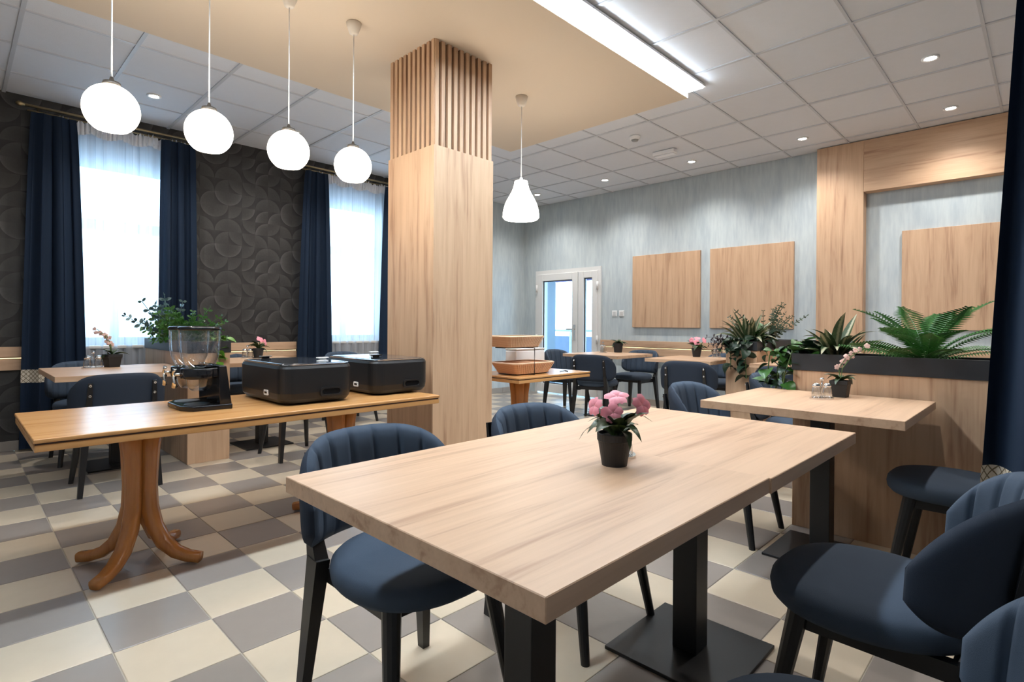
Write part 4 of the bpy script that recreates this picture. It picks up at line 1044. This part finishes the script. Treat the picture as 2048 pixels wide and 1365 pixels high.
for k, yy in enumerate((-0.082, 0.082)):
    MB().lathe([(0.070, 0.148), (0.078, 0.150), (0.080, 0.155), (0.080, 0.196), (0.076, 0.200), (0.068, 0.200)], 32).build('collar', gloss_black, d, smooth=True, loc=(-0.02, yy, 0))
    h = MB().lathe([(0.055, 0.199), (0.066, 0.215), (0.080, 0.25), (0.087, 0.29), (0.089, 0.34), (0.089, 0.385), (0.091, 0.392)], 40, cap=False).build('hopper', glass_m, d, smooth=True, loc=(-0.02, yy, 0))
    MB().lathe([(0.092, 0.380), (0.093, 0.388), (0.092, 0.393), (0.088, 0.397), (0.05, 0.400), (0.01, 0.401)], 40).build('lid', gloss_black, h, smooth=True)
    MB().lathe([(0.06, 0.148), (0.052, 0.115), (0.040, 0.095), (0.030, 0.090)], 28, cap=False).build('chute', glass_m, d, smooth=True, loc=(-0.02, yy, 0))
    kn = MB(); kn.tube([(-0.095, yy, 0.172), (-0.125, yy, 0.172)], 0.007, 8)
    kn.tube([(-0.125, yy, 0.200), (-0.130, yy+0.010, 0.178), (-0.126, yy, 0.155), (-0.132, yy-0.010, 0.135), (-0.126, yy, 0.115)], [0.010, 0.006, 0.010, 0.007, 0.013], 10)
    kn.build('turn_knob', plain('polished_knob', (0.85, 0.80, 0.72), 0.12, 1.0), d, smooth=True)
MB().box(-0.02, 0.06, -0.15, 0.15, 0.155, 0.200).build('bridge', gloss_black, d, bevel=0.004)
MB().box(-0.1105, -0.1095, -0.045, -0.01, 0.010, 0.013).build('name_mark', plain('badge_gold', (0.5, 0.4, 0.2), 0.3, 0.8), d)

# bread baskets on a wire stand, white bin
wick = wicker_mat()
ws = thing('wire_stand', 'thin two-tier wire stand carrying wicker bread baskets', 'stand', (3.42, 3.20, 0.68))
m = MB()
for sx in (-1, 1):
    for sy in (-1, 1): m.tube([(sx*0.20, sy*0.10, 0.004), (sx*0.20, sy*0.10, 0.012)], 0.006, 6)
m.tube([(-0.20, -0.10, 0.005), (0.18, -0.10, 0.005), (0.18, 0.10, 0.005), (-0.20, 0.10, 0.005), (-0.20, -0.10, 0.005)], 0.004, 6)
m.build('base_frame', gloss_black, ws)
MB().tube([(-0.06, -0.175, 0.006), (-0.06, -0.175, 0.225), (-0.06, -0.02, 0.225)], 0.004, 6).build('upright', gloss_black, ws)
MB().tube([(-0.06, -0.10, 0.006), (-0.06, -0.175, 0.006)], 0.004, 6).build('foot_wire', gloss_black, ws)
MB().tube([(-0.26, -0.07, 0.2255), (0.10, -0.07, 0.2255), (0.10, 0.08, 0.2255), (-0.26, 0.08, 0.2255), (-0.26, -0.07, 0.2255)], 0.004, 6).build('top_frame', gloss_black, ws)
def basket(label, p, hx, hy, h):
    t = thing('bread_basket', label, 'basket', p, group='wicker bread baskets')
    a = [superrect(hx*s, hy*s, 0.04*s, z) for s, z in ((0.80, 0.0), (0.84, h*0.2), (0.92, h*0.6), (1.0, h))]
    b = [superrect(hx*s-0.012, hy*s-0.012, 0.04*s, z) for s, z in ((1.0, h), (0.92, h*0.6), (0.82, 0.012))]
    MB().rings(a+b).build('weave', wick, t)
    MB().rings([superrect(hx+o, hy+o, 0.045, z) for o, z in ((-0.014, h), (0.006, h-0.004), (0.008, h+0.004), (0.0, h+0.010), (-0.012, h+0.008))], cap=False).build('rim', plain('pale_cane', (0.88, 0.60, 0.40), 0.5), t)
    st = MB()
    for k in range(-9, 10):
        x = hx*k/10
        for sg in (-1, 1): st.tube([(x*0.80, sg*(hy*0.80+0.002), 0.002), (x*0.92, sg*(hy*0.92+0.004), h*0.6), (x, sg*(hy+0.004), h-0.004)], 0.003, 5)
    st.build('stakes', MATS['pale_cane'], t)
basket('wicker bread basket standing on the honey-coloured table', (3.41, 3.20, 0.690), 0.245, 0.15, 0.085)
basket('wicker bread basket raised on the upper tier of the wire stand', (3.31, 3.20, 0.911), 0.22, 0.14, 0.085)
wb = thing('bread_bin', 'white box behind the wicker baskets on the honey-coloured table', 'box', (3.72, 3.455, 0.68))
MB().box(-0.20, 0.20, -0.06, 0.075, 0.0, 0.185).build('body', white_pl, wb, bevel=0.015, seg=3)
MB().box(-0.198, 0.198, -0.063, 0.077, 0.186, 0.200).build('lid', white_pl, wb, bevel=0.006)
tg = MB().tube([(0.0, 0.0, 0.008), (0.03, -0.03, 0.014), (0.055, -0.05, 0.008)], 0.007, 6).build('bread_tongs', gloss_black, loc=(3.74, 3.07, 0.68))
tag(tg, 'small black tongs lying beside the lower wicker basket', 'tongs')
